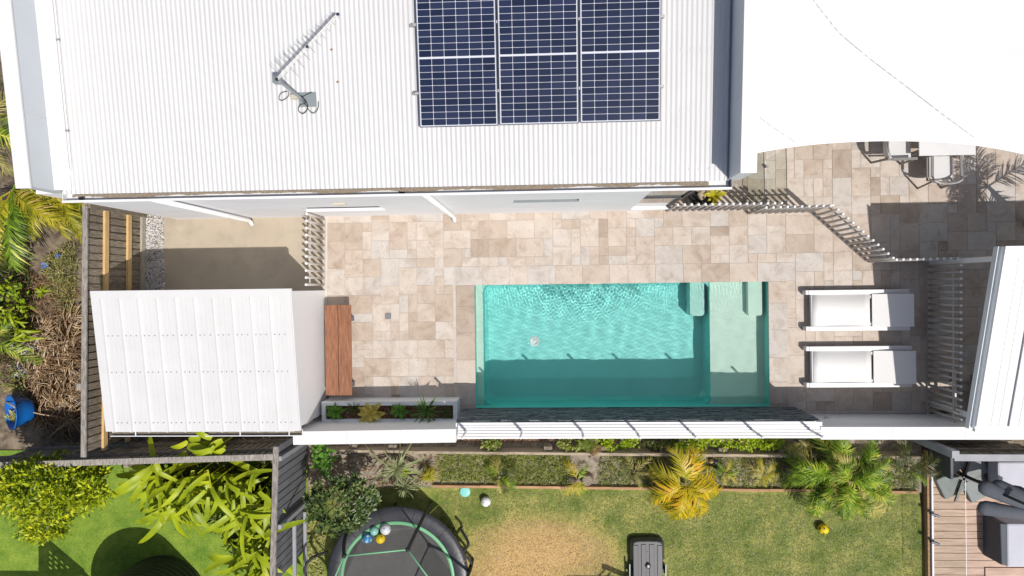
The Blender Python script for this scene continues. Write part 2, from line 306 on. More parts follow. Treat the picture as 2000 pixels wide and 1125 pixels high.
# ---------------------------------------------------------------- mesh helpers
class MB:
    def __init__(s): s.v = []; s.f = []
    def add(s, vs, fs):
        o = len(s.v); s.v += [tuple(v) for v in vs]; s.f += [tuple(i+o for i in f) for f in fs]; return s
    def box(s, a, b):
        x0, y0, z0 = a; x1, y1, z1 = b
        return s.add([(x0, y0, z0), (x1, y0, z0), (x1, y1, z0), (x0, y1, z0), (x0, y0, z1), (x1, y0, z1), (x1, y1, z1), (x0, y1, z1)],
                     [(3, 2, 1, 0), (4, 5, 6, 7), (0, 1, 5, 4), (1, 2, 6, 5), (2, 3, 7, 6), (3, 0, 4, 7)])
    def beam(s, p0, p1, w, h, up=(0, 0, 1)):
        p0 = Vector(p0); p1 = Vector(p1); d = (p1-p0).normalized(); u = Vector(up)
        side = d.cross(u)
        if side.length < 1e-4: side = d.cross(Vector((1, 0, 0)))
        side.normalize(); u = side.cross(d)
        vs = []
        for p in (p0, p1):
            for a, b in ((-1, -1), (1, -1), (1, 1), (-1, 1)): vs.append(p+side*(a*w/2)+u*(b*h/2))
        return s.add(vs, [(3, 2, 1, 0), (4, 5, 6, 7), (0, 1, 5, 4), (1, 2, 6, 5), (2, 3, 7, 6), (3, 0, 4, 7)])
    def prism(s, poly, z0, z1):
        n = len(poly)
        vs = [(p[0], p[1], z0) for p in poly]+[(p[0], p[1], z1) for p in poly]
        return s.add(vs, [tuple(range(n-1, -1, -1)), tuple(range(n, 2*n))]+[(i, (i+1) % n, n+(i+1) % n, n+i) for i in range(n)])
    def hexa(s, b4, t4):   # 8 corners
        return s.add(list(b4)+list(t4), [(3, 2, 1, 0), (4, 5, 6, 7), (0, 1, 5, 4), (1, 2, 6, 5), (2, 3, 7, 6), (3, 0, 4, 7)])
    def tube(s, pts, r, n=8, cap=True, r1=None):
        pts = [Vector(p) for p in pts]; k = len(pts); rings = []
        ref = None
        for i, p in enumerate(pts):
            d = (pts[min(i+1, k-1)]-pts[max(i-1, 0)]).normalized()
            if ref is None:
                ref = d.orthogonal().normalized()
            ref = (ref-d*ref.dot(d)).normalized(); bi = d.cross(ref)
            rr = r if r1 is None else r+(r1-r)*i/(k-1)
            rings.append([p+ref*(rr*math.cos(2*math.pi*j/n))+bi*(rr*math.sin(2*math.pi*j/n)) for j in range(n)])
        vs = [v for q in rings for v in q]
        fs = [(i*n+j, i*n+(j+1) % n, (i+1)*n+(j+1) % n, (i+1)*n+j) for i in range(k-1) for j in range(n)]
        if cap: fs += [tuple(range(n-1, -1, -1)), tuple((k-1)*n+j for j in range(n))]
        return s.add(vs, fs)
    def lathe(s, prof, c=(0, 0, 0), n=24):
        vs = []; k = len(prof)
        for r, z in prof:
            for j in range(n): vs.append((c[0]+r*math.cos(2*math.pi*j/n), c[1]+r*math.sin(2*math.pi*j/n), c[2]+z))
        return s.add(vs, [(i*n+j, i*n+(j+1) % n, (i+1)*n+(j+1) % n, (i+1)*n+j) for i in range(k-1) for j in range(n)])
    def mesh(s, name, m, smooth=False):
        me = bpy.data.meshes.new(name); me.from_pydata(s.v, [], s.f)
        me.materials.append(MATS[m])
        if smooth: me.polygons.foreach_set('use_smooth', [True]*len(me.polygons))
        me.update(); return me
    def build(s, name, m, parent=None, smooth=False, bevel=0):
        if parent is not None:
            o = parent
            off = Vector((0, 0, 0))
            while o is not None: off += o.location; o = o.parent
            s.v = [(v[0]-off.x, v[1]-off.y, v[2]-off.z) for v in s.v]
        ob = bpy.data.objects.new(name, s.mesh(name, m, smooth)); col.objects.link(ob); ob.parent = parent
        if bevel:
            bv = ob.modifiers.new('bevel', 'BEVEL'); bv.width = bevel; bv.segments = 2; bv.limit_method = 'ANGLE'
        return ob
def tag(o, label, cat=None, group=None, kind=None):
    o['label'] = label
    if cat: o['category'] = cat
    if group: o['group'] = group
    if kind: o['kind'] = kind
    return o
def thing(name, label, cat, loc=(0, 0, 0), group=None):
    o = bpy.data.objects.new(name, None); col.objects.link(o); o.location = loc; o.empty_display_size = 0.1
    return tag(o, label, cat, group)
def struct(name, mb, m, label=None):
    o = mb.build(name, m); o['kind'] = 'structure'
    if label: o['label'] = label
    return o
def link(name, me, parent, loc=(0, 0, 0), rot=(0, 0, 0), scale=(1, 1, 1)):
    o = bpy.data.objects.new(name, me); col.objects.link(o); o.parent = parent; o.location = loc; o.rotation_euler = rot; o.scale = scale
    return o
def npmesh(name, V, F, m, smooth=False):
    me = bpy.data.meshes.new(name)
    V = np.asarray(V, float); F = np.asarray(F, int)
    me.vertices.add(len(V)); me.vertices.foreach_set('co', V.ravel())
    k = F.shape[1]
    me.loops.add(F.size); me.loops.foreach_set('vertex_index', F.ravel())
    me.polygons.add(len(F)); me.polygons.foreach_set('loop_start', np.arange(0, F.size, k)); me.polygons.foreach_set('loop_total', np.full(len(F), k))
    if smooth: me.polygons.foreach_set('use_smooth', np.ones(len(F), bool))
    me.materials.append(MATS[m]); me.update(calc_edges=True); me.validate()
    return me
R = np.random.default_rng(11)
LEAF_V = np.array([(0, 0, 0), (0.5, 0.5, 0.12), (0.5, -0.5, 0.12), (0.55, 0, 0.02), (1, 0, -0.12)])
LEAF_F = np.array([(0, 3, 1), (1, 3, 4), (0, 2, 3), (3, 2, 4)])
def leaves(pos, dirs, ups, length, width):
    n = len(pos); d = dirs/np.linalg.norm(dirs, axis=1)[:, None]
    s = np.cross(ups, d); s /= np.linalg.norm(s, axis=1)[:, None]+1e-9; u = np.cross(d, s)
    L = np.asarray(length).reshape(-1, 1, 1)*np.ones((n, 1, 1)); W = np.asarray(width).reshape(-1, 1, 1)*np.ones((n, 1, 1))
    V = pos[:, None, :]+L*LEAF_V[None, :, 0:1]*d[:, None, :]+W*LEAF_V[None, :, 1:2]*s[:, None, :]+L*LEAF_V[None, :, 2:3]*u[:, None, :]
    F = (LEAF_F[None]+(np.arange(n)*5)[:, None, None]).reshape(-1, 3)
    return V.reshape(-1, 3), F
def blades(pos, dirs, length, width):   # single thin triangles
    n = len(pos); d = dirs/np.linalg.norm(dirs, axis=1)[:, None]
    s = np.cross(d, np.array([0, 0, 1.0])); s /= np.linalg.norm(s, axis=1)[:, None]+1e-9
    L = np.asarray(length).reshape(-1, 1)*np.ones((n, 1)); W = np.asarray(width).reshape(-1, 1)*np.ones((n, 1))
    V = np.stack([pos-s*W/2, pos+s*W/2, pos+d*L], 1).reshape(-1, 3)
    return V, np.arange(3*n).reshape(-1, 3)

# ================================================================ THE SETTING
def wx(px): return P(px, 670).x
POOL = dict(x0=P(927, 670).x, x1=P(1503, 670).x, y1=P(1215, 552.5).y, y0=P(1215, 795.5).y)
def ring(mb, hx0, hy0, hx1, hy1, X0, Y0, X1, Y1, z):
    for a, b in (((X0, Y0), (hx0, Y1)), ((hx1, Y0), (X1, Y1)), ((hx0, Y0), (hx1, hy0)), ((hx0, hy1), (hx1, Y1))):
        mb.add([(a[0], a[1], z), (b[0], a[1], z), (b[0], b[1], z), (a[0], b[1], z)], [(0, 1, 2, 3)])
    return mb
struct('ground', ring(MB(), POOL['x0']-.3, POOL['y0']-.2, POOL['x1']+.3, POOL['y1']+.3, -60, -60, 60, 60, -0.05), 'soil', 'bare brown garden soil')
def sheet(pts, z):
    mb = MB(); mb.add([(p[0], p[1], z) for p in pts], [tuple(range(len(pts)))]); return mb
def quadpx(x0, y0, x1, y1, z=0): return [P(x0, y1), P(x1, y1), P(x1, y0), P(x0, y0)]
struct('concrete_path', MB().prism([P(320, 600), P(636, 600), P(636, 400), P(320, 412)], -0.06, -0.005), 'concrete', 'buff concrete slab beside the white shed')
struct('deck_edging', MB().prism([P(631, 600), P(639.5, 600), P(639.5, 420), P(631, 420)], -0.05, 0.004), 'edging', 'pale strip between concrete slab and paving')
struct('lawn', sheet([P(595, 1160), P(1812, 1160), P(1796, 950), P(604, 938)], -0.020), 'lawn', 'patchy green lawn with a worn sandy patch')
struct('artificial_turf', sheet([P(-60, 1180), P(600, 1180), P(600, 880), P(-60, 880)], -0.016), 'turf', 'even bright green turf in the lower left yard')
struct('garden_bed', sheet([P(602, 950), P(1800, 962), P(1800, 830), P(602, 830)], -0.010), 'bed_soil', 'bare soil bed along the white wall')

# ---- paving: french pattern on a 0.2045 m grid
UN = 0.2045
gx0 = P(640, 620).x; gy0 = POOL['y1']+2*UN     # grid line through the coping rows
fence_line = [P(1290, 412), P(1520, 409), P(1580, 412), P(1693, 511), P(2100, 506)]
def north_of_fence(x, y):
    if x < fence_line[0].x: return False
    for a, b in zip(fence_line, fence_line[1:]):
        if a.x <= x <= b.x: return y > a.y+(b.y-a.y)*(x-a.x)/(b.x-a.x)
    return False
wallA = P(450, 426.5); wallB = P(1300, 410.5)
def wall_y(x): return wallA.y+(wallB.y-wallA.y)*(x-wallA.x)/(wallB.x-wallA.x)
xE = P(2012, 500).x; yS = P(700, 812).y; yV = P(1600, 225).y; yN = yV+4.2
def in_region(x, y):
    if not (gx0 < x < xE and yS < y < yN): return False
    if POOL['x0']-2*UN < x < POOL['x1']+2*UN and y < POOL['y1']+2*UN and y > POOL['y0']-.02: return False  # coping ring is laid apart
    if POOL['x0']-2*UN < x < POOL['x1']+2*UN and y <= POOL['y0']-.02: return False
    if x < wallB.x-0.15: return y < wall_y(x)+0.25
    return True
tiles = []
NX = int((xE-gx0)/UN)+1; j0 = int(math.floor((yS-gy0)/UN)); j1 = int((yN-gy0)/UN)+1
used = set()
tr = random.Random(5)
shapes = [((3, 2), 5), ((2, 3), 5), ((2, 2), 7), ((2, 1), 2.5), ((1, 2), 2.5), ((1, 1), 3.2)]
def okcell(i, j): return (i, j) not in used and in_region(gx0+(i+.5)*UN, gy0+(j+.5)*UN)
for j in range(j1, j0-1, -1):
    for i in range(NX+1):
        if not okcell(i, j): continue
        cand = [(s, w) for s, w in shapes if all(okcell(i+a, j-b) for a in range(s[0]) for b in range(s[1]))]
        s = tr.choices([c[0] for c in cand], [c[1] for c in cand])[0]
        for a in range(s[0]):
            for b in range(s[1]): used.add((i+a, j-b))
        tiles.append((gx0+i*UN, gy0+(j+1-s[1])*UN, gx0+(i+s[0])*UN, gy0+(j+1)*UN))
# coping round the pool
cx0, cx1 = POOL['x0']-2*UN, POOL['x1']+2*UN
x = cx0; k = 0
while x < cx1-0.1:
    w = min((3, 3, 2, 3, 3, 3, 2)[k % 7]*UN*0.99, cx1-x); 
    if cx1-x-w < 0.15: w = cx1-x
    tiles.append((x, POOL['y1']-0.012, x+w, POOL['y1']+2*UN)); x += w; k += 1
for xa, xb in ((cx0, POOL['x0']+0.012), (POOL['x1']-0.012, cx1)):
    y = POOL['y1']-0.012; k = 0
    while y > yS+0.05:
        h = min((2.3, 2.9, 3, 2.6)[k % 4]*UN, y-yS)
        if y-h-yS < 0.12: h = y-yS
        tiles.append((xa, y-h, xb, y)); y -= h; k += 1
deck_grout = ring(MB(), POOL['x0'], POOL['y0']-0.1, POOL['x1'], POOL['y1'], gx0, yS, P(1812, 600).x, wall_y(0)+.3, -0.008)
deck = struct('pool_deck', deck_grout, 'grout', 'beige stone paving around the swimming pool')
patio = struct('patio', sheet([(wallB.x-.3, wallB.y+.1), (xE, wallB.y-1.3), (xE, yN), (wallB.x-.3, yN)], -0.0085), 'grout', 'beige stone paving beyond the pool fence')
def tile_mb(mb, t, z0=-0.03, dz=0.0):
    g = 0.002; x0, y0, x1, y1 = t; x0 += g; y0 += g; x1 -= g; y1 -= g; b = 0.004; z = 0.0+dz
    mb.add([(x0, y0, z0), (x1, y0, z0), (x1, y1, z0), (x0, y1, z0), (x0, y0, z-b), (x1, y0, z-b), (x1, y1, z-b), (x0, y1, z-b), (x0+b, y0+b, z), (x1-b, y0+b, z), (x1-b, y1-b, z), (x0+b, y1-b, z)],
           [(0, 1, 5, 4), (1, 2, 6, 5), (2, 3, 7, 6), (3, 0, 4, 7), (4, 5, 9, 8), (5, 6, 10, 9), (6, 7, 11, 10), (7, 4, 8, 11), (8, 9, 10, 11)])
meshcache = {}
for par, sel in ((deck, [t for t in tiles if not north_of_fence((t[0]+t[2])/2, (t[1]+t[3])/2)]), (patio, [t for t in tiles if north_of_fence((t[0]+t[2])/2, (t[1]+t[3])/2)])):
    sel.sort(key=lambda t: (t[1] > yV, -(t[2]-t[0])*(t[3]-t[1])))
    for t in sel[:330]:
        key = (round(t[2]-t[0], 3), round(t[3]-t[1], 3))
        if key not in meshcache:
            mb = MB(); tile_mb(mb, (-key[0]/2, -key[1]/2, key[0]/2, key[1]/2)); meshcache[key] = mb.mesh('paving_stone', 'travertine')
        link('paving_stone', meshcache[key], par, ((t[0]+t[2])/2, (t[1]+t[3])/2, tr.uniform(-0.0008, 0.0008)))
    if len(sel) > 330:
        mb = MB()
        for t in sel[330:]: tile_mb(mb, t)
        o = mb.build('paving_stones', 'travertine', par); o['kind'] = 'stuff'

# ================================================================ SWIMMING POOL
X0, X1, Y0, Y1 = POOL['x0'], POOL['x1'], POOL['y0'], POOL['y1']
pool = thing('swimming_pool', 'rectangular swimming pool with turquoise floor and pale sun shelf', 'pool', ((X0+X1)/2, (Y0+Y1)/2, -1.45))
DEEP = -1.35; xs = P(1386, 670, -0.45).x; ZS = -0.50
def caus(o): o.cycles.is_caustics_receiver = True; return o
def rrect(x0, y0, x1, y1, r, n=6):
    pts = []
    for cx, cy, a0 in ((x1-r, y1-r, 0), (x0+r, y1-r, 90), (x0+r, y0+r, 180), (x1-r, y0+r, 270)):
        for i in range(n+1):
            a = math.radians(a0+90*i/n); pts.append((cx+r*math.cos(a), cy+r*math.sin(a)))
    return pts
# basin: walls and floor with coved corners
xl = X0+0.16
base = rrect(xl+0.08, Y0+0.08, xs-0.03, Y1-0.08, 0.22); mid = rrect(xl, Y0, xs, Y1, 0.2)
mb = MB(); n = len(base)
mb.add([(p[0], p[1], DEEP) for p in base]+[(p[0], p[1], DEEP+0.12) for p in mid], [tuple(range(n))]+[(i, n+i, n+(i+1) % n, (i+1) % n) for i in range(n)])
caus(mb.build('floor', 'pool_floor', pool))
mb = MB()
mb.add([(p[0], p[1], DEEP+0.12) for p in mid]+[(p[0], p[1], -0.55) for p in mid], [(i, n+i, n+(i+1) % n, (i+1) % n) for i in range(n)])
# upper wall, inner faces
mb.add([(xl, Y0, -0.55), (xs, Y0, -0.55), (xs, Y1, -0.55), (xl, Y1, -0.55)], [])
for a, b in (((X0, Y0), (X1, Y0)), ((X1, Y0), (X1, Y1)), ((X1, Y1), (X0, Y1)), ((X0, Y1), (X0, Y0))):
    mb.add([(a[0], a[1], -0.5505), (b[0], b[1], -0.5505), (b[0], b[1], -0.02), (a[0], a[1], -0.02)], [(3, 2, 1, 0)])
caus(mb.build('wall', 'pool_side', pool))
# corner fills + west bench at -0.55
mb = MB(); mid2 = mid
mb.add([(X0, Y0, -0.551), (xl+.001, Y0, -0.551), (xl+.001, Y1, -0.551), (X0, Y1, -0.551)], [(0, 1, 2, 3)])
caus(mb.build('bench_ledge', 'pool_shelf', pool))
for q, (cx, cy) in enumerate(((xs, Y1), (xl, Y1), (xl, Y0), (xs, Y0))):
    seg = mid[q*7:(q+1)*7]; mb = MB()
    mb.add([(cx, cy, -0.552)]+[(p[0], p[1], -0.552) for p in seg], [tuple([0]+list(range(1, 8)))])
    caus(mb.build('corner_ledge', 'pool_side', pool))
mb = MB(); mb.add([(xs-.003, Y0, ZS), (X1, Y0, ZS), (X1, Y1, ZS), (xs-.003, Y1, ZS), (xs-.003, Y0, -.56), (xs-.003, Y1, -.56)], [(0, 1, 2, 3), (4, 0, 3, 5)])
caus(mb.build('sun_shelf', 'pool_shelf', pool))
s1 = [P(1343, 550, -.8).x, P(1343, 617, -.6).y, P(1374, 550, -.6).x]
mb = MB(); mb.prism(rrect(s1[0], s1[1], s1[2], Y1+.1, 0.07, 4), DEEP+.01, -0.72); caus(mb.build('step', 'pool_step', pool))
mb = MB(); mb.box((s1[2]-.02, s1[1]+.02, DEEP+.01), (xs+.02, Y1-.001, -1.0)); caus(mb.build('step', 'pool_side', pool))
e0 = P(1460, 600, -.25).x; e1 = P(1487, 600, -.25).x
mb = MB(); mb.prism(rrect(e0, P(1400, 617, -.25).y, e1, Y1+.1, 0.05, 4), ZS-.01, -0.24); caus(mb.build('step', 'pool_shelf', pool))
dc = P(1044, 666, -1.05)
mb = MB(); mb.lathe([(0.0, .03), (.045, .03), (.05, .015), (.07, .015), (.075, .03), (.11, .025), (.125, .0)], (dc.x, dc.y, DEEP), 28); caus(mb.build('drain_cover', 'ball_white', pool, True))
sk = P(1162, 552)
MB().box((sk.x-.12, Y1-.02, -.03), (sk.x+.12, Y1+.05, .006)).build('skimmer_lid', 'travertine', pool)
# water
nx, ny = 760, 330
X = np.linspace(X0+.001, X1-.001, nx); Y = np.linspace(Y0+.001, Y1-.001, ny); XX, YY = np.meshgrid(X, Y)
Z = np.zeros_like(XX); wr = np.random.default_rng(4)
jx = P(1165, 550).x; jy = Y1+0.05
for i in range(16):
    th = wr.uniform(0, 6.28); lam = wr.uniform(.13, .5)
    Z += .00020*(lam/.3)**1.3*np.sin(2*math.pi/lam*(XX*np.cos(th)+YY*np.sin(th))+wr.uniform(0, 6.28))
RR = np.hypot((XX-jx)*0.62, YY-jy)
env = np.exp(-(RR/1.12)**3)
for i in range(16):
    qx = jx+wr.uniform(-2.4, 2.4); qy = Y1+wr.uniform(.02, .5); lam = wr.uniform(.055, .10); rr_ = np.hypot(XX-qx, YY-qy)
    Z += .000125*(lam/.08)*np.sin(2*math.pi/lam*rr_+wr.uniform(0, 6.28)+1.1*np.sin(XX*wr.uniform(2, 6)+i))*env
for i in range(10):
    th = math.radians(wr.uniform(-26, 26)); lam = wr.uniform(.05, .09)
    Z += .00008*np.sin(2*math.pi/lam*(XX*math.cos(th)+YY*math.sin(th))+wr.uniform(0, 6.28)+.9*np.sin(YY*6+i))*np.exp(-((Y1-YY)/.75)**2)
for i in range(12):
    th = math.radians(90+wr.uniform(-45, 45)); lam = wr.uniform(.07, .14)
    Z += .00003*np.sin(2*math.pi/lam*(XX*math.cos(th)+YY*math.sin(th))+wr.uniform(0, 6.28)+1.2*np.sin(XX*4+i))
F = (np.arange(nx-1)[None, :]+nx*np.arange(ny-1)[:, None]).ravel()
F = np.stack([F, F+1, F+nx+1, F+nx], 1)
wm = npmesh('water', np.stack([XX, YY, Z-.085], -1).reshape(-1, 3), F, 'water', True)
water = bpy.data.objects.new('water', wm); col.objects.link(water); water['kind'] = 'structure'; water['label'] = 'clear rippled turquoise pool water'
water.cycles.is_caustics_caster = True

# ================================================================ HOUSE
uH = (wallB-wallA).normalized(); vH = Vector((-uH.y, uH.x, 0))
ZG = 4.5; TAN = 0.128
def Hh(s, t, z): return wallA+uH*s+vH*t+Vector((0, 0, z))
def hs(px, py, z):
    p = P(px, py, z)-wallA; p.z = 0
    return p.dot(uH), p.dot(vH)
def hr(px, py, off=0.0):
    z = ZG+off
    for _ in range(12):
        s, t = hs(px, py, z); z = ZG+TAN*t+off
    return s, t
sL = hr(122, 360)[0]; sR = hr(1424, 345)[0]; TB = 6.0
house = thing('house', 'white rendered house with long corrugated metal roof', 'house', Hh((sL+sR)/2, 2, 0))
def hbox(mb, s0, t0, z0, s1, t1, z1, slope0=False, slope1=False):
    b4 = [Hh(s0, t0, z0+(TAN*t0 if slope0 else 0)), Hh(s1, t0, z0+(TAN*t0 if slope0 else 0)), Hh(s1, t1, z0+(TAN*t1 if slope0 else 0)), Hh(s0, t1, z0+(TAN*t1 if slope0 else 0))]
    t4 = [Hh(s0, t0, z1+(TAN*t0 if slope1 else 0)), Hh(s1, t0, z1+(TAN*t0 if slope1 else 0)), Hh(s1, t1, z1+(TAN*t1 if slope1 else 0)), Hh(s0, t1, z1+(TAN*t1 if slope1 else 0))]
    return mb.hexa(b4, t4)
# wall with window recesses: spans between openings
w1 = (hs(600, 411, 1.27)[0], hs(750, 411, 1.27)[0], 1.27, 1.75)
w2 = (hs(1003, 398, 1.95)[0], hs(1130, 396, 1.95)[0], 1.95, 2.30)
w3 = (hs(1232, 404, 0.34)[0], hs(1301, 410, 0.0)[0], 0.34, 3.95)
sWL = hs(345, 414, 0.0)[0]; sWR = hs(1300, 410.5, 0)[0]
hpos = [sWL, w1[0], w1[1], w2[0], w2[1], w3[0], sWR]
mb = MB()
hbox(mb, sWL, 0, -0.05, w1[0], 5.8, 4.38); hbox(mb, w1[1], 0, -0.05, w2[0], 5.8, 4.38); hbox(mb, w2[1], 0, -0.05, w3[0], 5.8, 4.38)
for w in (w1, w2): hbox(mb, w[0], 0, -0.05, w[1], 5.8, w[2]); hbox(mb, w[0], 0, w[3], w[1], 5.8, 4.38); hbox(mb, w[0], .16, w[2], w[1], 5.8, w[3])
hbox(mb, w3[0], 0.0, -0.05, sWR, 5.8, w3[2]); hbox(mb, w3[0], 0, w3[3], sWR, 5.8, 4.38); hbox(mb, w3[0], 1.6, w3[2], sWR, 5.8, w3[3])
mb.build('wall', 'white_render', house)
for w, lab in ((w1, 0), (w2, 1)):
    mb = MB(); hbox(mb, w[0]+.02, .10, w[2]+.02, w[1]-.02, .13, w[3]-.02); wo = mb.build('window', 'window_glass', house)
    mb = MB(); hbox(mb, w[0]-.02, -.03 if lab == 0 else -.004, w[2]-.03, w[1]+.02, .035 if lab == 0 else .09, w[2]+.012); mb.build('sill', 'white_metal' if lab == 0 else 'alu_grey', wo)
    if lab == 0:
        mb = MB(); hbox(mb, w[0]+.005, .036, w[2]+.001, w[1]-.005, .10, w[2]+.02); mb.build('recess_shade', 'dark_metal', wo)  # dark strip behind the sill stands in for shade in the recess
    mb = MB(); mid_s = (w[0]+w[1])/2; hbox(mb, mid_s-.02, .07, w[2]+.02, mid_s+.02, .10, w[3]-.02); mb.build('frame', 'dark_metal', wo)
mb = MB(); hbox(mb, w3[0]+.03, .05, w3[2]+.06, sWR-.04, .062, 1.95); wo = mb.build('window', 'window_glass', house)
mb = MB(); hbox(mb, w3[0]+.03, .05, 2.0, sWR-.04, .062, w3[3]-.02); wo2 = mb.build('window', 'window_glass', house)
mb = MB(); hbox(mb, w3[0], .02, 1.955, sWR, .085, 1.995); hbox(mb, sWR-.035, .02, w3[2]+.05, sWR-.002, .085, w3[3]); mb.build('frame', 'dark_metal', wo)
mb = MB(); hbox(mb, w3[0], -.02, w3[2]+.002, sWR, .085, w3[2]+.05); mb.build('sill', 'white_metal', wo)
mb = MB(); hbox(mb, sWR-.034, .09, w3[2]+.002, sWR-.02, 1.6, w3[3]-.01); mb.build('window', 'window_glass', house)
a = hs(634, 397, 2.9); b = hs(655, 397, 2.9)
mb = MB(); hbox(mb, a[0], -.035, 2.35, b[0]+.05, -.002, 2.42); mb.build('vent_cover', 'beige_plastic', house)
# corrugated roof sheets
pitch = 0.0762; nw = 10; seg = 8
def corr_sheet():
    mb = MB(); vs = []; k = nw*seg+3
    for tt in (-0.035, TB):
        for i in range(k): vs.append((i*pitch/seg, tt, TAN*tt+0.0068*math.cos(2*math.pi*i/seg)+ (0.0015 if i < 4 else 0)))
    mb.add(vs, [(i, i+1, k+i+1, k+i) for i in range(k-1)]); return mb.mesh('roof_sheet', 'white_roof', True)
rs = corr_sheet(); ns = int((sR-sL)/(nw*pitch))+1
ang = math.atan2(uH.y, uH.x)
roofp = thing('roof', '', '', (0, 0, 0)); del roofp['label']; roofp.parent = house
for i in range(ns):
    s = sL+i*nw*pitch
    o = link('roof_sheet', rs, roofp, Hh(s, 0, ZG)-house.location, (0, 0, ang))
    if i == ns-1: o.scale = ((sR-s)/(nw*pitch), 1, 1)
mb = MB(); hbox(mb, sL, 0, ZG-.06, sR, TB, ZG-.03, True, True); mb.build('roof_deck', 'white_metal', roofp)
# back slope so that the roof is a whole roof
mb = MB(); mb.add([Hh(sL, TB, ZG+TAN*TB), Hh(sR, TB, ZG+TAN*TB), Hh(sR, TB+3, ZG), Hh(sL, TB+3, ZG)], [(0, 1, 2, 3)]); mb.build('back_roof', 'white_roof', roofp)
mb = MB()
for tt in (.16, 1.05, 1.95, 2.85, 3.75):
    for i in range(int((sR-sL)/(pitch*2))):
        if rnd.random() < .8:
            c = Hh(sL+.2+i*pitch*2, tt+rnd.uniform(-.01, .01), ZG+TAN*tt+.008); mb.box((c.x-.008, c.y-.008, c.z), (c.x+.008, c.y+.008, c.z+.006))
mb.build('screws', 'gutter_grey', roofp)['kind'] = 'stuff'
# gutter
gt = MB(); g0, g1 = sL-.02, sR+.03
hbox(gt, g0, -.135, ZG-.145, g1, -.005, ZG-.135); hbox(gt, g0, -.150, ZG-.145, g1, -.135, ZG-.02); hbox(gt, g0, -.005, ZG-.145, g1, .008, ZG-.03)
hbox(gt, g0-.012, -.15, ZG-.145, g0, .008, ZG-.02)
gut = gt.build('gutter', 'gutter_grey', house)
mb = MB(); hbox(mb, g0-.012, -.172, ZG-.022, g1+.012, -.134, ZG-.008); mb.build('lip', 'white_metal', gut)
mb = MB(); hbox(mb, g1, -.15, ZG-.145, g1+.014, .008, ZG-.022); mb.build('end_cap', 'navy', gut)
lt = MB(); s = g0+.1; vs = []; gr = random.Random(3); wv = 0.028
while s < g1-.3:
    wv = min(.045, max(.008, wv+gr.uniform(-.009, .009))); vs.append((s, -.052-wv+gr.uniform(-.004, .004), -.052+gr.uniform(0, .006))); s += .03
lt.add([Hh(a, b, ZG-.10) for a, b, c in vs]+[Hh(a, c+.02, ZG-.098) for a, b, c in vs], [(i, i+1, len(vs)+i+1, len(vs)+i) for i in range(len(vs)-1)])
o = lt.build('leaf_litter', 'litter_brown', gut); o['kind'] = 'stuff'
for px, py in ((784, 360), (157, 371)):
    s, t = hs(px, py, ZG-.1); mb = MB(); c = Hh(s, -.07, ZG-.131)
    mb.lathe([(0, .012), (.035, .012), (.045, .02), (.055, .012), (.055, 0)], c, 20); mb.build('outlet', 'dark_metal', gut, True)
# downpipes
for (tx, ty), (bx, by) in (((262, 381), (489, 430)), ((812, 373), (886, 428))):
    st = hs(bx, by, 0.12)[0]
    mb = MB(); mb.tube([Hh(st, -.075, ZG-.14), Hh(st, -.075, 0.22), Hh(st+.01, -.11, 0.12), Hh(st+.02, -.17, 0.07)], .046, 12)
    dp = mb.build('downpipe', 'white_metal', house, True)
    for z in (1.2, 2.4, 3.6):
        mb = MB(); mb.lathe([(.05, -.012), (.053, 0), (.05, .012)], Hh(st, -.075, z), 14); mb.build('bracket', 'white_coping', dp, True)
# parapets left and right, following the roof slope
pR = hr(1425, 250)[0]; pL = hr(118, 200)[0]; PH = 0.66
for s0, s1, nm in ((sR-.005, sR+.205, 'R'), (sL-.25, sL-.035, 'L')):
    mb = MB(); hbox(mb, s0, -.01 if nm == 'R' else .0, 4.38, s1, TB, ZG+PH, False, True); par = mb.build('parapet', 'parapet_paint', house)
    mb = MB(); hbox(mb, s0-.012, -.03, ZG+PH, s1+.012, TB, ZG+PH+.03, True, True); mb.build('capping', 'white_coping', par)
    mb = MB(); sx = s1 if nm == 'L' else s0
    for tj in (1.1, 2.9, 4.4): hbox(mb, sx-.006, tj, ZG+.02, sx+.006, tj+.012, ZG+PH-.01, True, True)
    mb.build('joint', 'gutter_grey', par)
mb = MB(); fl = [Hh(sL-.035, .02, ZG+.16), Hh(sL+.16, .02, ZG+.03), Hh(sL+.16, TB, ZG+.03+TAN*TB), Hh(sL-.035, TB, ZG+.16+TAN*TB)]
mb.hexa([p-Vector((0, 0, .02)) for p in fl], fl); flash = mb.build('flashing', 'white_roof', house)
mb = MB(); pts = [Hh(sL+.19, 4.9, ZG+.02+TAN*4.9)]+[Hh(sL+.19, t, ZG+.02+TAN*t) for t in (4, 3, 2, 1, .6, .42)]+[Hh(sL+.16, .28, ZG+.06), Hh(sL+.09, .15, ZG+.08), Hh(sL, .05, ZG+.12)]
mb.tube(pts, .011, 8); cb = mb.build('conduit', 'white_metal', house, True)
for t in (.95, 2.35, 3.4):
    mb = MB(); hbox(mb, sL+.165, t, ZG+.012, sL+.215, t+.025, ZG+.045, True, True); mb.build('clip', 'alu_grey', cb)

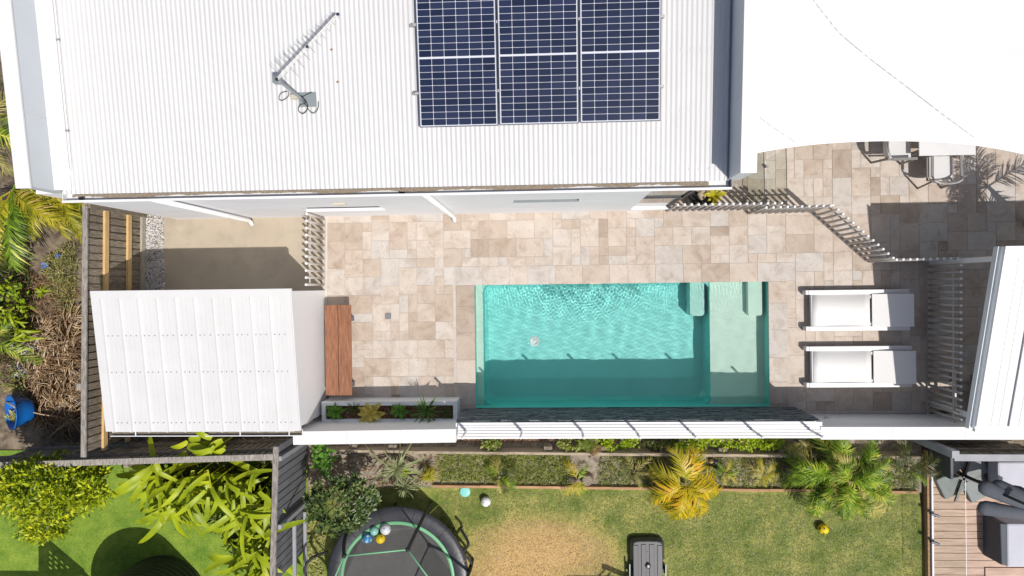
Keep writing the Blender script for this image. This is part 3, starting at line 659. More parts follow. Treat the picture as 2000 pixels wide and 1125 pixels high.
# ---- solar panels (things bolted on the roof)
slope = math.atan(TAN)
rotR = Matrix.Rotation(ang, 4, 'Z') @ Matrix.Rotation(slope, 4, 'X')
PO = 0.13
sa, ta = hr(820, 249, PO); sb, tb = hr(1290, 236, PO)
gap = 0.022; pw = (sb-sa-2*gap)/3; plen = pw*1.70
cw, chh = (pw-.05)/6, (plen-.075)/20
cm = MB(); cx_, cy_ = cw-.007, chh-.006; ch = .012
cm.add([(ch, 0, 0), (cx_-ch, 0, 0), (cx_, ch*.6, 0), (cx_, cy_, 0), (0, cy_, 0), (0, ch*.6, 0)], [(0, 1, 2, 3, 4, 5)])
cme = cm.mesh('solar_cell', 'solar_cell')
plab = ['leftmost dark blue solar panel nearest the antenna', 'middle dark blue solar panel of the three', 'rightmost dark blue solar panel nearest the parapet']
fr_me = sh_me = None
for k in range(3):
    s0 = sa+k*(pw+gap); t0 = ta+(tb-ta)*(k/2)*0.9
    org = Hh(s0, t0, ZG+TAN*t0+PO)
    pn = thing('solar_panel', plab[k], 'solar panel', org, 'solar panels on the house roof')
    pn.rotation_mode = 'QUATERNION'; pn.rotation_quaternion = rotR.to_quaternion()
    if fr_me is None:
        mb = MB()
        for a, b in (((0, 0), (pw, .012)), ((0, plen-.012), (pw, plen)), ((0, .012), (.012, plen-.012)), ((pw-.012, .012), (pw, plen-.012))): mb.box((a[0], a[1], -.035), (b[0], b[1], .003))
        fr_me = mb.mesh('frame', 'panel_frame')
        mb = MB(); mb.box((.012, .012, -.03), (pw-.012, plen-.012, -.001)); sh_me = mb.mesh('backsheet', 'panel_sheet')
        mb = MB(); mb.box((-.06, -.02, -.05), (0.0, .02, .006)); cl_me = mb.mesh('clamp', 'alu')
        mb = MB(); mb.box((-gap, -.02, -.02), (0, .02, .010)); cl2_me = mb.mesh('clamp', 'alu')
        mb = MB(); mb.box((-.10, -.02, -.09), (pw+.05, .02, -.045)); rl_me = mb.mesh('rail', 'alu')
    link('frame', fr_me, pn); link('backsheet', sh_me, pn)
    for i in range(6):
        for j in range(20):
            link('solar_cell', cme, pn, (.025+i*cw+.0035, .025+j*chh+.003+(.025 if j >= 10 else 0), .0016))
    for y in (plen*.25, plen*.74):
        link('clamp', cl_me if k == 0 else cl2_me, pn, (0, y, 0))
        link('rail', rl_me, pn, (0, y, 0))
    if k == 2:
        for y in (plen*.25, plen*.74): link('clamp', cl_me, pn, (pw+.05, y, 0))
# ---- antenna
bs, bt = hr(600, 195); bo = Hh(bs, bt, ZG+TAN*bt)
ant = thing('tv_antenna', 'silver comb shaped aerial on a bracket above the corrugated roof', 'antenna', bo)
zr = bo.z
def ap(px, py, h): return P(px, py, zr+h)
mb = MB(); q = [ap(583, 181, .03), ap(617, 180, .03), ap(618, 208, .03), ap(584, 209, .03)]; mb.prism([(v.x, v.y) for v in q][::-1], zr+.015, zr+.035); mb.build('base_plate', 'slate_grey_panel', ant)
mb = MB(); mb.tube([ap(596, 200, .04), ap(583, 188, .25), ap(545, 158, .62), ap(541, 155, .75)], .022, 10); mb.build('mast', 'alu_grey', ant, True)
mb = MB(); mb.box(tuple(ap(541, 157, .70)-Vector((.05, .05, .06))), tuple(ap(541, 157, .70)+Vector((.06, .05, .06)))); mb.build('clamp', 'alu_grey', ant, bevel=.01)
b0, b1 = ap(541, 155, .80), ap(660, 28, .80)
mb = MB(); dv = (b1-b0).normalized(); sd = dv.cross(Vector((0, 0, 1)))
mb.tube([b0+sd*.012, b1+sd*.012], .008, 6); mb.tube([b0-sd*.012, b1-sd*.012], .008, 6); mb.build('boom', 'alu', ant)
for i in range(19):
    f = .05+.93*(i/18)**.85; L = .19*(1-f)+.055; c = b0.lerp(b1, f); sg = 1 if i % 2 else -1
    mb = MB(); mb.tube([c-sd*L*(1.0 if i % 2 else .25), c+sd*L*(.25 if i % 2 else 1.0)], .0035, 5)
    mb.tube([c+dv*.012-sd*L, c+dv*.012+sd*L*.2], .0035, 5); mb.build('element', 'alu_dark', ant)
for f, m_ in ((1.0, 'navy'), (.5, 'cable'), (0, 'cable')):
    c = b0.lerp(b1, f); mb = MB(); mb.box(tuple(c-Vector((.02, .02, .02))), tuple(c+Vector((.02, .02, .02)))); mb.build('end_cap', m_, ant, bevel=.006)
mb = MB(); c = ap(577, 189, .12); mb.box(tuple(c-Vector((.07, .035, .04))), tuple(c+Vector((.06, .035, .04)))); mb.build('junction_box', 'beige_plastic', ant, bevel=.01)
def spl(pts, n=8):
    out = []; pts = [Vector(p) for p in pts]
    for i in range(len(pts)-1):
        p0, p1, p2, p3 = pts[max(i-1, 0)], pts[i], pts[i+1], pts[min(i+2, len(pts)-1)]
        for k in range(n):
            t = k/n; out.append(.5*((2*p1)+(p2-p0)*t+(2*p0-5*p1+4*p2-p3)*t*t+(3*p1-p0-3*p2+p3)*t**3))
    return out+[pts[-1]]
for path in ([(588, 186), (598, 198), (601, 212), (592, 222), (583, 216), (586, 205), (597, 204), (604, 216), (613, 221), (621, 212), (622, 198)], [(562, 178), (549, 182), (545, 193), (552, 196), (563, 188), (564, 178)], [(589, 190), (600, 184), (609, 180)]):
    mb = MB(); mb.tube(spl([ap(x, y, .06) for x, y in path]), .006, 6); mb.build('cable', 'cable', ant, True)
for (px, py), m_, lb in (((648, 98), 'orange_plastic', 'small rusty leaf right of the aerial boom'), ((660, 161), 'dark_metal', 'small dark twig on the roof below the rusty leaf')):
    s, t = hr(px, py); c = Hh(s, t, ZG+TAN*t+.012); mb = MB(); mb.add([c+Vector((-.03, 0, 0)), c+Vector((0, -.015, .01)), c+Vector((.03, .01, .004)), c+Vector((0, .02, .012))], [(0, 1, 2, 3)])
    tag(mb.build('fallen_leaf', 'dry_brown'), lb, 'leaf')
# ---- shade sail
edge = [(1425, 312), (1480, 297), (1560, 284), (1640, 277), (1720, 274), (1800, 275), (1880, 280), (1940, 288), (2000, 300), (2090, 322)]
ZS2 = 3.75
sail = thing('shade_sail', 'large white shade sail with a curved front edge over the patio', 'shade sail', P(1800, 150, 0))
ex = [e[0] for e in edge]; ey = [e[1] for e in edge]
nu, nv = 48, 24; pts = []
for j in range(nv+1):
    for i in range(nu+1):
        px = 1425+(2090-1425)*i/nu; y0 = float(np.interp(px, ex, ey))
        p = P(px, y0, ZS2); f = j/nv
        p = Vector((p.x+f*0.2, p.y+f*5.2, ZS2+.25*f-.35*math.sin(math.pi*f)*math.sin(math.pi*i/nu)*.6))
        pts.append(p)
mb = MB(); mb.add(pts, [(j*(nu+1)+i, j*(nu+1)+i+1, (j+1)*(nu+1)+i+1, (j+1)*(nu+1)+i) for j in range(nv) for i in range(nu)])
fab = mb.build('fabric', 'sail', sail, True); so = fab.modifiers.new('thick', 'SOLIDIFY'); so.thickness = .006
def sailpt(px, py):
    best = min(pts, key=lambda q: (q-P(px, py, q.z)).length); p = P(px, py, best.z+.012); return p
for path in ([(1585, -5), (1640, 65), (1700, 115), (1770, 168), (1840, 222), (1905, 270)], [(1484, 229), (1512, 250), (1555, 279)]):
    mb = MB(); q = [sailpt(*p) for p in path]
    for a, b in zip(q, q[1:]):
        nn = max(2, int((b-a).length/.11))
        for k in range(nn): mb.beam(a.lerp(b, k/nn), a.lerp(b, (k+rnd.uniform(.45, .9))/nn), .011, .004)
    mb.build('seam', 'seam', fab)['kind'] = 'stuff'
mb = MB(); q = [P(a, b+.6, ZS2) for a, b in edge]; mb.tube(spl(q, 4), .012, 6); mb.build('edge_rope', 'white_metal', sail, True)

# ================================================================ SHED
sh = dict(x0=PG(177, 570, 2.3).x, x1=PG(567, 563, 2.3).x, yN=PG(370, 566, 2.3).y, yS=PG(390, 842, 1.87).y)
shed = thing('garden_shed', 'white metal shed with a ribbed skillion roof beside the bench', 'shed', ((sh['x0']+sh['x1'])/2, (sh['yN']+sh['yS'])/2, 0))
def shz(y): return 2.3+(1.87-2.3)*(y-sh['yN'])/(sh['yS']-sh['yN'])
wx0, wx1 = sh['x0']+.06, sh['x1']-.05
mb = MB(); ya, yb = sh['yS']+.05, sh['yN']-.05
mb.hexa([(wx0, ya, -.05), (wx1, ya, -.05), (wx1, yb, -.05), (wx0, yb, -.05)], [(wx0, ya, shz(ya)-.1), (wx1, ya, shz(ya)-.1), (wx1, yb, shz(yb)-.1), (wx0, yb, shz(yb)-.1)])
mb.build('wall', 'white_metal', shed)
def slopebox(mb, x0, y0, x1, y1, a, b):
    return mb.hexa([(x0, y0, shz(y0)+a), (x1, y0, shz(y0)+a), (x1, y1, shz(y1)+a), (x0, y1, shz(y1)+a)], [(x0, y0, shz(y0)+b), (x1, y0, shz(y0)+b), (x1, y1, shz(y1)+b), (x0, y1, shz(y1)+b)])
mb = MB(); slopebox(mb, sh['x0'], sh['yS'], sh['x1'], sh['yN'], -.09, -.03); rf = mb.build('roof', 'white_metal', shed)
N = 10; xa, xb = sh['x0']+.12, sh['x1']-.12; pwid = (xb-xa)/N
for i in range(N):
    mb = MB(); x0 = xa+i*pwid; x1 = x0+pwid; yt, yb2 = sh['yN']-.13, sh['yS']-.02
    prof = [(x0, .0), (x0+.006, .045), (x0+.042, .045), (x0+.052, .0), (x0+.06+(pwid-.06)*.33, 0), (x0+.06+(pwid-.06)*.33+.008, .004), (x0+.06+(pwid-.06)*.36, 0), (x0+.06+(pwid-.06)*.64, 0), (x0+.06+(pwid-.06)*.64+.008, .004), (x0+.06+(pwid-.06)*.67, 0), (x1, 0)]
    k = len(prof); mb.add([(p[0], yb2, shz(yb2)-.026+p[1]) for p in prof]+[(p[0], yt, shz(yt)-.026+p[1]) for p in prof], [(j, j+1, k+j+1, k+j) for j in range(k-1)])
    st_ = mb.build('roof_sheet', 'white_roof', rf)
    for yy in (.28, .55, .93):
        y = yt+(yb2-yt)*yy
        mb = MB()
        for q in (.3, .55, .85): mb.box((x0+pwid*q-.009, y-.009, shz(y)-.03), (x0+pwid*q+.009, y+.009, shz(y)-.016))
        mb.build('screws', 'alu_dark', rf)['kind'] = 'stuff'
for a in (((sh['x0'], sh['yN']-.15), (sh['x1'], sh['yN'])), ((sh['x0'], sh['yS']), (sh['x0']+.14, sh['yN']-.15)), ((sh['x1']-.14, sh['yS']), (sh['x1'], sh['yN']-.15))):
    mb = MB(); slopebox(mb, a[0][0], a[0][1], a[1][0], a[1][1], .004, .022); mb.build('capping', 'white_roof', rf)
mb = MB(); zz = 1.87
mb.box((sh['x0']+.05, sh['yS']-.10, zz-.16), (sh['x1'], sh['yS']-.005, zz-.14)); mb.box((sh['x0']+.05, sh['yS']-.115, zz-.16), (sh['x1'], sh['yS']-.10, zz-.04)); g = mb.build('gutter', 'white_metal', shed)
mb = MB(); mb.box((sh['x0']+.06, sh['yS']-.098, zz-.138), (sh['x1']-.01, sh['yS']-.02, zz-.11)); mb.build('leaf_litter', 'weathered', g)
for px in (262, 467, 563):
    x = PG(px, 845, zz).x; mb = MB(); mb.box((x-.01, sh['yS']-.11, zz-.06), (x+.01, sh['yS']-.0, zz-.045)); mb.build('bracket', 'white_metal', g)

# ================================================================ FENCES, WALLS
def paling_fence(name, label, p0, p1, h, side, m_p, m_r, width=.14, gapw=.012, rails=(.35, .95, 1.55), cap=None, m_cap='weathered_grey', m_rails=None, posts=True, capw=.11, skip=None, parent_group=None, rail_t=.045, rail_h=.07):
    """paling fence from p0 to p1 on the ground; side = horizontal vector towards the rails"""
    d = (p1-p0); L = d.length; d.normalize(); side = Vector(side).normalized()
    t = thing(name, label, 'fence', p0.lerp(p1, .5))
    mb = MB(); a = Vector((0, 0, 0)); mb.beam(Vector((-(width-gapw)/2, 0, h/2)), Vector(((width-gapw)/2, 0, h/2)), .018, h)
    me = mb.mesh('paling', m_p); ang_ = math.atan2(d.y, d.x); n = int(L/width)
    for i in range(2*n-1):
        back = i % 2
        p = p0+d*(width*(i/2+.5)); o = link('paling', me, t, p-t.location+side*(rnd.uniform(-.004, .004)-(.026 if back else 0)), (0, rnd.uniform(-.004, .004), ang_)); o.scale = (1, 1, (1+rnd.uniform(-.008, .008))*(.985 if back else 1))
    for k, z in enumerate(rails):
        mb = MB(); mb.beam(p0+side*(.012+rail_t/2)+Vector((0, 0, z)), p1+side*(.012+rail_t/2)+Vector((0, 0, z)), rail_t, rail_h); mb.build('rail', (m_rails[k] if m_rails else m_r), t)
    if cap:
        mb = MB(); q = Vector((0, 0, h+.02)); mb.beam(p0+q, p1+q, capw, .04); mb.build('cap_rail', m_cap, t)
    if posts:
        k = max(2, int(L/2.4)+1)
        for i in range(k):
            p = p0.lerp(p1, i/(k-1)); mb = MB(); mb.beam(p-side*.09, p-side*.09+Vector((0, 0, h-.02)), .09, .09); mb.build('post', m_r, t)
    return t
fw0, fw1 = P(281, 422), P(278, 850)
tf = paling_fence('timber_fence', 'weathered timber paling fence with new pine rails left of the shed', fw0, fw1, 2.0, (1, 0, 0), 'weathered', 'weathered', .155, .028, (.10, .62, 1.42), cap=True, capw=.10, m_rails=('pale_timber', 'pine', 'pine'), posts=False, rail_t=.05, rail_h=.13)
mb = MB(); mb.beam(P(284, 421), P(284, 421)+Vector((0, 0, 2.0)), .10, .10); mb.build('post', 'weathered', tf)
mb = MB(); q = P(270, 730); mb.beam(q+Vector((0, 0, 0)), q+Vector((0, 0, 2.03)), .13, .09); mb.build('post', 'weathered_grey', tf)
north0 = P(284, 418); 
tf2 = paling_fence('timber_fence', 'upper stretch of grey timber fence disappearing under the house gutter', P(281, 330), P(281, 420), 2.0, (1, 0, 0), 'weathered', 'weathered', .155, .012, (.4,), cap=True, capw=.10, posts=False)
paling_fence('timber_fence', 'low timber boundary fence running behind the shed above the turf', PG(-40, 909, 1.8), PG(534, 892, 1.8), 1.8, (0, 1, 0), 'weathered_light', 'weathered_light', .15, .05, (.5, 1.35), cap=True, capw=.12, rail_t=.06)
gf = paling_fence('grey_fence', 'dark grey paling fence with a bare timber cap beside the trampoline', PG(540, 872, 1.8), PG(533, 1150, 1.8), 1.8, (1, 0, 0), 'grey_paint', 'grey_rail', .165, .022, (), cap=True, capw=.11, posts=False)
for (x0, y0, x1, y1, z) in ((575, 1017, 576, 1150, 1.05), (596, 1000, 597, 1150, .25)):
    mb = MB(); mb.beam(PG(x0, y0, z)+Vector((0.0, 0, z)), PG(x1, y1, z)+Vector((0.0, 0, z)), .07, .05); mb.build('rail', 'grey_rail', gf)
for py in (895, 1028):
    p = PG(548, py, 1.7); mb = MB(); mb.beam(p+Vector((.0, 0, 0)), p+Vector((0, 0, 1.75)), .09, .07); mb.build('post', 'grey_rail', gf)
# white garden wall with coping
WZ = 1.45
def wall_run(name, label, a, b, thick, z=WZ, clad=False):
    # a, b: photo points on the inner top edge
    p0, p1 = PG(*a, z), PG(*b, z); d = (p1-p0).normalized(); n_ = Vector((d.y, -d.x, 0))
    t = thing(name, label, 'wall', p0.lerp(p1, .5)+n_*thick/2)
    mb = MB(); mb.prism([p0+n_*.015, p0+n_*(thick-.015), p1+n_*(thick-.015), p1+n_*.015][::1], -.05, z-.05); mb.build('wall', 'white_render', t)
    L = (p1-p0).length; k = max(1, round(L/1.25))
    for i in range(k):
        q0, q1 = p0.lerp(p1, i/k), p0.lerp(p1, (i+1)/k)-d*.004
        mb = MB(); mb.prism([q0, q0+n_*thick, q1+n_*thick, q1], z-.05, z); mb.build('coping', 'white_coping', t)
    return t, p0, p1, n_
wall_run('garden_wall', 'white rendered garden wall with flat coping behind the planter box', (572, 843), (890, 838), .27, 1.6)
wall_run('garden_wall', 'white rendered garden wall with flat coping below the sun loungers', (1603, 834), (2030, 834), .25)
# stone clad feature wall with slatted top
p0, p1 = PG(890, 822, 1.42), PG(1604, 821, 1.42); p0.y = p1.y = Y0-.012
fwall = thing('feature_wall', 'dark stacked stone wall along the pool with white slats on top', 'wall', p0.lerp(p1, .5))
mb = MB(); mb.box((p0.x, p0.y-.28, -.05), (p1.x+.02, p0.y-.045, 1.42)); mb.build('core', 'white_render', fwall)
mb = MB(); sr = random.Random(8); z = -0.10
while z < 1.40:
    h = sr.choice((.03, .045, .06, .04)); x = p0.x
    while x < p1.x:
        w = sr.uniform(.12, .42); dpt = sr.uniform(.0, .03); xe = min(x+w, p1.x)
        mb.box((x+.002, p0.y-.05, z+.002), (xe-.002, p0.y-.02+dpt, min(z+h, 1.43)-.002)); x += w
    z += h
o = mb.build('stacked_stones', 'ledgestone', fwall); o['kind'] = 'stuff'
for i in range(6):
    y = p0.y-.03-i*.052; zt = 1.46+i*.02
    mb = MB(); mb.box((p0.x+.05-(5-i)*.0, y-.046, zt-.02), (p1.x-.12+i*.03, y, zt)); mb.build('slat', 'white_metal', fwall)
for px in (903, 1017, 1140, 1250, 1360, 1490, 1608):
    q = PG(px, 849, 2.15); mb = MB(); mb.tube([(q.x, p0.y-.19, 1.40), (q.x, p0.y-.19, 2.15)], .026, 10); mb.build('post', 'white_metal', fwall, True)

# ---- pool fence panels: upright round pickets
def picket_mesh():
    mb = MB(); mb.tube([(0, 0, .05), (0, 0, 1.2)], .027, 12); return mb.mesh('picket', 'post_paint', True)
pk = picket_mesh()
capm = MB(); capm.lathe([(.0275, 0), (.0275, .008), (.018, .016), (.0001, .018)], (0, 0, 1.2), 12); capme = capm.mesh('picket_cap', 'white_metal', True)
def picket_fence(label, a, b, sp=.132, cat='fence', name='pool_fence', h=1.0):
    d = b-a; L = d.length; d.normalize(); t = thing(name, label, cat, a.lerp(b, .5), 'batten pool fence runs')
    n = int(round(L/sp))
    for i in range(n+1):
        o = link('picket', pk, t, a+d*(L*i/n)-t.location); c = link('picket_cap', capme, o)
    mb = MB(); mb.beam(a+Vector((0, 0, .028)), b+Vector((0, 0, .028)), .05, .05); mb.build('bottom_rail', 'post_paint', t)
    mb = MB(); mb.beam(a+Vector((0, 0, .95)), b+Vector((0, 0, .95)), .022, .04); mb.build('top_rail', 'post_paint', t)
    return t
picket_fence('pale batten fence between the concrete slab and the paving', P(634, 428), P(633, 556), .155)
picket_fence('pale batten fence running right from the house corner window', P(1303, 412), P(1490, 409), .138)
picket_fence('short pale batten gate between the glass panels and diagonal fence', P(1462, 417), P(1578, 413.5), .138, 'gate', 'pool_gate')
picket_fence('diagonal pale batten fence across the paving', P(1582, 413), P(1690, 508), .137)
picket_fence('pale batten fence run leading towards the white pavilion', P(1696, 511), P(1806, 509), .137)
picket_fence('long pale batten fence behind the two sun loungers', P(1812, 521), P(1812, 812), .136)
mb = MB(); mb.beam(P(1815, 508)+Vector((0, 0, .03)), P(1900, 503)+Vector((0, 0, .03)), .08, .05)
tag(mb.build('floor_rail', 'post_paint'), 'pale floor rail between the batten fence and the pavilion', 'rail')
for px, lab in ((1457, 'left glass fence panel beside the house corner'), (1497, 'right glass fence panel beside the house corner')):
    a, b = P(px, 408), P(px-2, 312)
    t = thing('glass_fence', lab, 'glass fence', a.lerp(b, .5), 'glass fence panels')
    mb = MB(); mb.beam(a+Vector((0, 0, .66)), b+Vector((0, 0, .66)), .012, 1.24); mb.build('pane', 'fence_glass', t)
    mb = MB(); mb.beam(a+Vector((0, 0, 1.284)), b+Vector((0, 0, 1.284)), .014, .006); mb.build('edge', 'dark_metal', t)
    for f in (.15, .85):
        p = a.lerp(b, f); mb = MB(); mb.box((p.x-.025, p.y-.025, 0), (p.x+.025, p.y+.025, .14)); mb.build('spigot', 'alu', t)
    p = a; mb = MB(); mb.box((p.x-.03, p.y-.03, 1.05), (p.x+.03, p.y+.03, 1.2)); mb.build('latch', 'dark_metal', t)

# ================================================================ PAVILION on the right
zN, zS_ = 2.70, 1.86
A = PG(1952, 481, zN); B = PG(1894, 838, zS_)
pv = thing('pavilion', 'white pavilion with a sloping ribbed metal roof at the right edge', 'pavilion', ((A.x+B.x)/2+1.5, (A.y+B.y)/2, 0))
xw = 3.4
def pvp(f, x, dz=0): # f 0 north .. 1 south
    e = A.lerp(B, f); return Vector((e.x+x, e.y, zN+(zS_-zN)*f+dz))
def pvbox(mb, f0, x0, f1, x1, a, b):
    return mb.hexa([pvp(f1, x0, a), pvp(f1, x1, a), pvp(f0, x1, a), pvp(f0, x0, a)], [pvp(f1, x0, b), pvp(f1, x1, b), pvp(f0, x1, b), pvp(f0, x0, b)])
mb = MB(); pvbox(mb, 0, .11, 1, xw, -.16, -.03); rf = mb.build('roof', 'white_metal', pv)
mb = MB(); pvbox(mb, 0, 0.0, 1.0, .13, -.16, -.13); pvbox(mb, 0, 0.0, 1.0, .012, -.13, -.03); mb.build('gutter', 'planter_paint', pv)
mb = MB(); pvbox(mb, 0, .10, .985, .235, -.028, .02); pvbox(mb, 0, .235, .05, xw, -.028, .02); mb.build('capping', 'white_roof', rf)
for i in range(6):
    x0 = .24+i*.52; mb = MB(); pvbox(mb, .05, x0, .985, x0+.50, -.03, -.008); s_ = mb.build('roof_sheet', 'white_roof', rf)
    mb = MB(); pvbox(mb, .05, x0+.462, .985, x0+.518, -.008, .035); mb.build('rib', 'white_roof', s_)
    mb = MB(); pvbox(mb, .06, x0+.14, .985, x0+.15, -.008, -.002); pvbox(mb, .06, x0+.29, .985, x0+.30, -.008, -.002); mb.build('crease', 'white_roof', s_)
mb = MB(); pvbox(mb, .985, .14, 1.02, xw, -.14, -.05); mb.build('rear_gutter', 'gutter_grey', pv)
for f, x in ((.06, .30), (.95, .30), (.06, 3.1), (.95, 3.1)):
    p = pvp(f, x); mb = MB(); mb.box((p.x-.05, p.y-.05, 0), (p.x+.05, p.y+.05, p.z-.15)); mb.build('post', 'white_metal', pv)
mb = MB(); mb.box((pvp(.05, .5).x+.6, B.y+.1, 0), (pvp(.05, .5).x+3, B.y+.8, .9)); mb.build('bench_unit', 'slate_grey_panel', pv)
cq = P(1862, 752)
cb = thing('side_table', 'slim pale frame table in the shade behind the batten fence', 'table', cq)
mb = MB(); q0, q1 = P(1842, 716), P(1843, 788); mb.beam(q0+Vector((0, 0, .4)), q1+Vector((0, 0, .4)), .07, .03); mb.build('top', 'gutter_grey', cb)
for q in (q0, q1): mb = MB(); mb.beam(q, q+Vector((0, 0, .385)), .05, .05); mb.build('leg', 'gutter_grey', cb)

# ================================================================ POOLSIDE FURNITURE
def lounger(label, ax, ay, bx, by):
    """photo corners of the frame at seat height"""
    z = .235
    p0, p1 = PG(ax, ay, z), PG(bx, by, z)      # north-west, south-east
    x0, x1, y1, y0 = p0.x, p1.x, p0.y, p1.y
    t = thing('sun_lounger', label, 'sun lounger', ((x0+x1)/2, (y0+y1)/2, 0), 'white sun loungers by the pool')
    fw = .10
    mb = MB(); mb.box((x0+.03, y1-fw, .10), (x1, y1, z)); mb.build('side_rail', 'lounger_frame', t, bevel=.006)
    mb = MB(); mb.box((x0+.03, y0, .10), (x1, y0+fw, z)); mb.build('side_rail', 'lounger_frame', t, bevel=.006)
    mb = MB(); mb.box((x0+.09, y0+fw+.001, .12), (x0+.14, y1-fw-.001, z-.02)); mb.build('end_rail', 'lounger_frame', t)
    mb = MB(); mb.box((x1-.06, y0+fw+.001, .10), (x1, y1-fw-.001, z-.02)); mb.build('end_rail', 'lounger_frame', t)
    for lx in (x0-.03, x1-.09):
        for ly in (y0+.003, y1-fw+.003): mb = MB(); mb.box((lx, ly, 0), (lx+.085, ly+fw-.006, z-.012)); mb.build('leg', 'gutter_grey', t)
    hx = x0+(x1-x0)*.615
    n = 10; mb = MB(); vs = []
    for i in range(n+1):
        f = i/n; x = x0+.11+(hx-x0-.12)*f; zz = z-.005-.025*math.sin(math.pi*f)
        vs += [(x, y0+fw-.01, zz), (x, y1-fw+.01, zz)]
    mb.add(vs, [(2*i, 2*i+2, 2*i+3, 2*i+1) for i in range(n)]); o = mb.build('seat_sling', 'lounger_sling', t, True); o.modifiers.new('s', 'SOLIDIFY').thickness = .018
    a = math.radians(9); L = (x1-hx)-.005
    b0, b1 = y0+fw-.015, y1-fw+.005
    mb = MB(); vs = []
    for (xx, zz) in ((hx+.025, z+.0), (hx+.025+L*math.cos(a), z+L*math.sin(a))):
        vs += [(xx, b0, zz), (xx, b1, zz)]
    top = [Vector(v)+Vector((-.02*math.sin(a), 0, .025)) for v in vs]
    mb.hexa([vs[0], vs[2], vs[3], vs[1]], [top[0], top[2], top[3], top[1]]); bk = mb.build('backrest', 'lounger_sling', t, bevel=.006)
    mb = MB(); mb.beam((hx+L*.7, b0+.05, z-.05), (hx+L*.86, b0+.05, z+L*.8*math.sin(a)), .03, .03); mb.beam((hx+L*.7, b1-.05, z-.05), (hx+L*.86, b1-.05, z+L*.8*math.sin(a)), .03, .03); mb.build('prop', 'gutter_grey', t)
    for yy in (b0+.06, b1-.06): mb = MB(); mb.box((hx-.012, yy-.03, z-.02), (hx+.02, yy+.03, z-.002)); mb.build('hinge', 'alu', t)
lounger('white sling sun lounger nearer the house', 1577, 567, 1778, 645)
lounger('white sling sun lounger nearer the white garden wall', 1578, 677, 1782, 756)
# bench
b0, b1 = PG(634, 596, .45), PG(687, 772, .45)
bench = thing('timber_bench', 'reddish timber bench of two wide boards against the shed', 'bench', ((b0.x+b1.x)/2, (b0.y+b1.y)/2, 0))
mx_ = (b0.x+b1.x)/2
for xa, xb in ((b0.x, mx_-.006), (mx_+.006, b1.x)): mb = MB(); mb.box((xa, b1.y, .39), (xb, b0.y, .45)); mb.build('board', 'bench_wood', bench, bevel=.005)
for yy in (b0.y-.32, b1.y+.2): mb = MB(); mb.box((b0.x+.05, yy-.05, 0), (b1.x-.05, yy+.05, .385)); mb.build('leg', 'grey_paint', bench)
# floor drain
d_ = P(758, 617); t = thing('floor_drain', 'small square metal drain grate in the paving', 'drain', (d_.x, d_.y, 0))
mb = MB(); mb.box((d_.x-.068, d_.y-.068, -.01), (d_.x+.068, d_.y+.068, .004)); mb.build('frame', 'grate', t)
for a, b in (((-.06, -.06), (.06, .06)), ((-.06, .06), (.06, -.06))): mb = MB(); mb.beam((d_.x+a[0], d_.y+a[1], .007), (d_.x+b[0], d_.y+b[1], .007), .008, .005); mb.build('bar', 'alu', t)
# planter box
PZ = .58
a, b = PG(628, 785, PZ), PG(893, 826, PZ); a2 = P(905, 774)
pl = thing('planter_box', 'long pale grey planter box in front of the white wall', 'planter', ((a.x+b.x)/2, (a.y+b.y)/2, 0))
w = .085; xl_, xr_, yt_, yb_ = a.x, b.x, a.y, b.y
mb = MB()
for q in (((xl_, yt_-w), (xr_, yt_)), ((xl_, yb_), (xr_, yb_+w)), ((xl_, yb_+w), (xl_+w, yt_-w)), ((xr_-w, yb_+w), (xr_, yt_-w))): mb.box((q[0][0], q[0][1], 0), (q[1][0], q[1][1], PZ))
mb.build('box', 'planter_paint', pl)
mb = MB(); mb.box((xl_+w, yb_+w, 0), (xr_-w, yt_-w, PZ-.10)); mb.build('soil', 'mulch', pl)
n = 420; pos = np.stack([R.uniform(xl_+w+.03, xr_-w-.03, n), R.uniform(yb_+w+.03, yt_-w-.03, n), np.full(n, PZ-.09)], 1); di = np.stack([R.normal(size=n), R.normal(size=n), R.normal(size=n)*.3], 1)
V, F = leaves(pos, di, np.tile([0, 0, 1.0], (n, 1)), R.uniform(.03, .08, n), R.uniform(.01, .025, n)); o = bpy.data.objects.new('mulch', npmesh('mulch', V-np.array(pl.location), F, 'mulch_chip')); col.objects.link(o); o.parent = pl; o['kind'] = 'stuff'

# ---- rosette plants, each leaf a part
def strap(L, W, arch, droop, m, n=7, fold=.25, taper=1.0):
    mb = MB(); vs = []
    for i in range(n+1):
        f = i/n; w_ = W*(math.sin(math.pi*min(1, (f*.86+.14)))**taper)*.5+.001
        x = L*f*(1-.12*f); z = L*(arch*f-droop*f*f)
        vs += [(x, -w_, z+w_*fold), (x, 0, z-w_*fold*.3), (x, w_, z+w_*fold)]
    fs = []
    for i in range(n):
        o = 3*i; fs += [(o, o+1, o+4, o+3), (o+1, o+2, o+5, o+4)]
    mb.add(vs, fs); return mb.mesh('leaf', m, True)
def rosette(name, label, cat, c, m, L, W, n, rings=3, arch=(1.1, .4), droop=.5, group=None, fold=.25, taper=1.0, jitter=.2, mess=.25):
    t = thing(name, label, cat, c, group); pr = random.Random(hash(label) % 10007 if False else sum(map(ord, label)))
    mes = [strap(L*pr.uniform(.85, 1.1), W*pr.uniform(.85, 1.1), arch[1]+(arch[0]-arch[1])*k/max(1, rings-1), droop*pr.uniform(.8, 1.2), m, fold=fold, taper=taper) for k in range(rings)]
    for i in range(n):
        k = i % rings; a_ = 2.399*i+pr.uniform(-jitter, jitter)
        o = link('leaf', mes[k], t, (0, 0, .01*k), (pr.uniform(-mess, mess), pr.uniform(-mess*.6, mess*.6), a_)); sc_ = (1-.16*k)*pr.uniform(max(.3, 1.1-mess), 1.1); o.scale = (sc_, sc_, sc_)
    return t
def pp(px, py, z): p = P(px, py, z); return (p.x, p.y, z-.02)
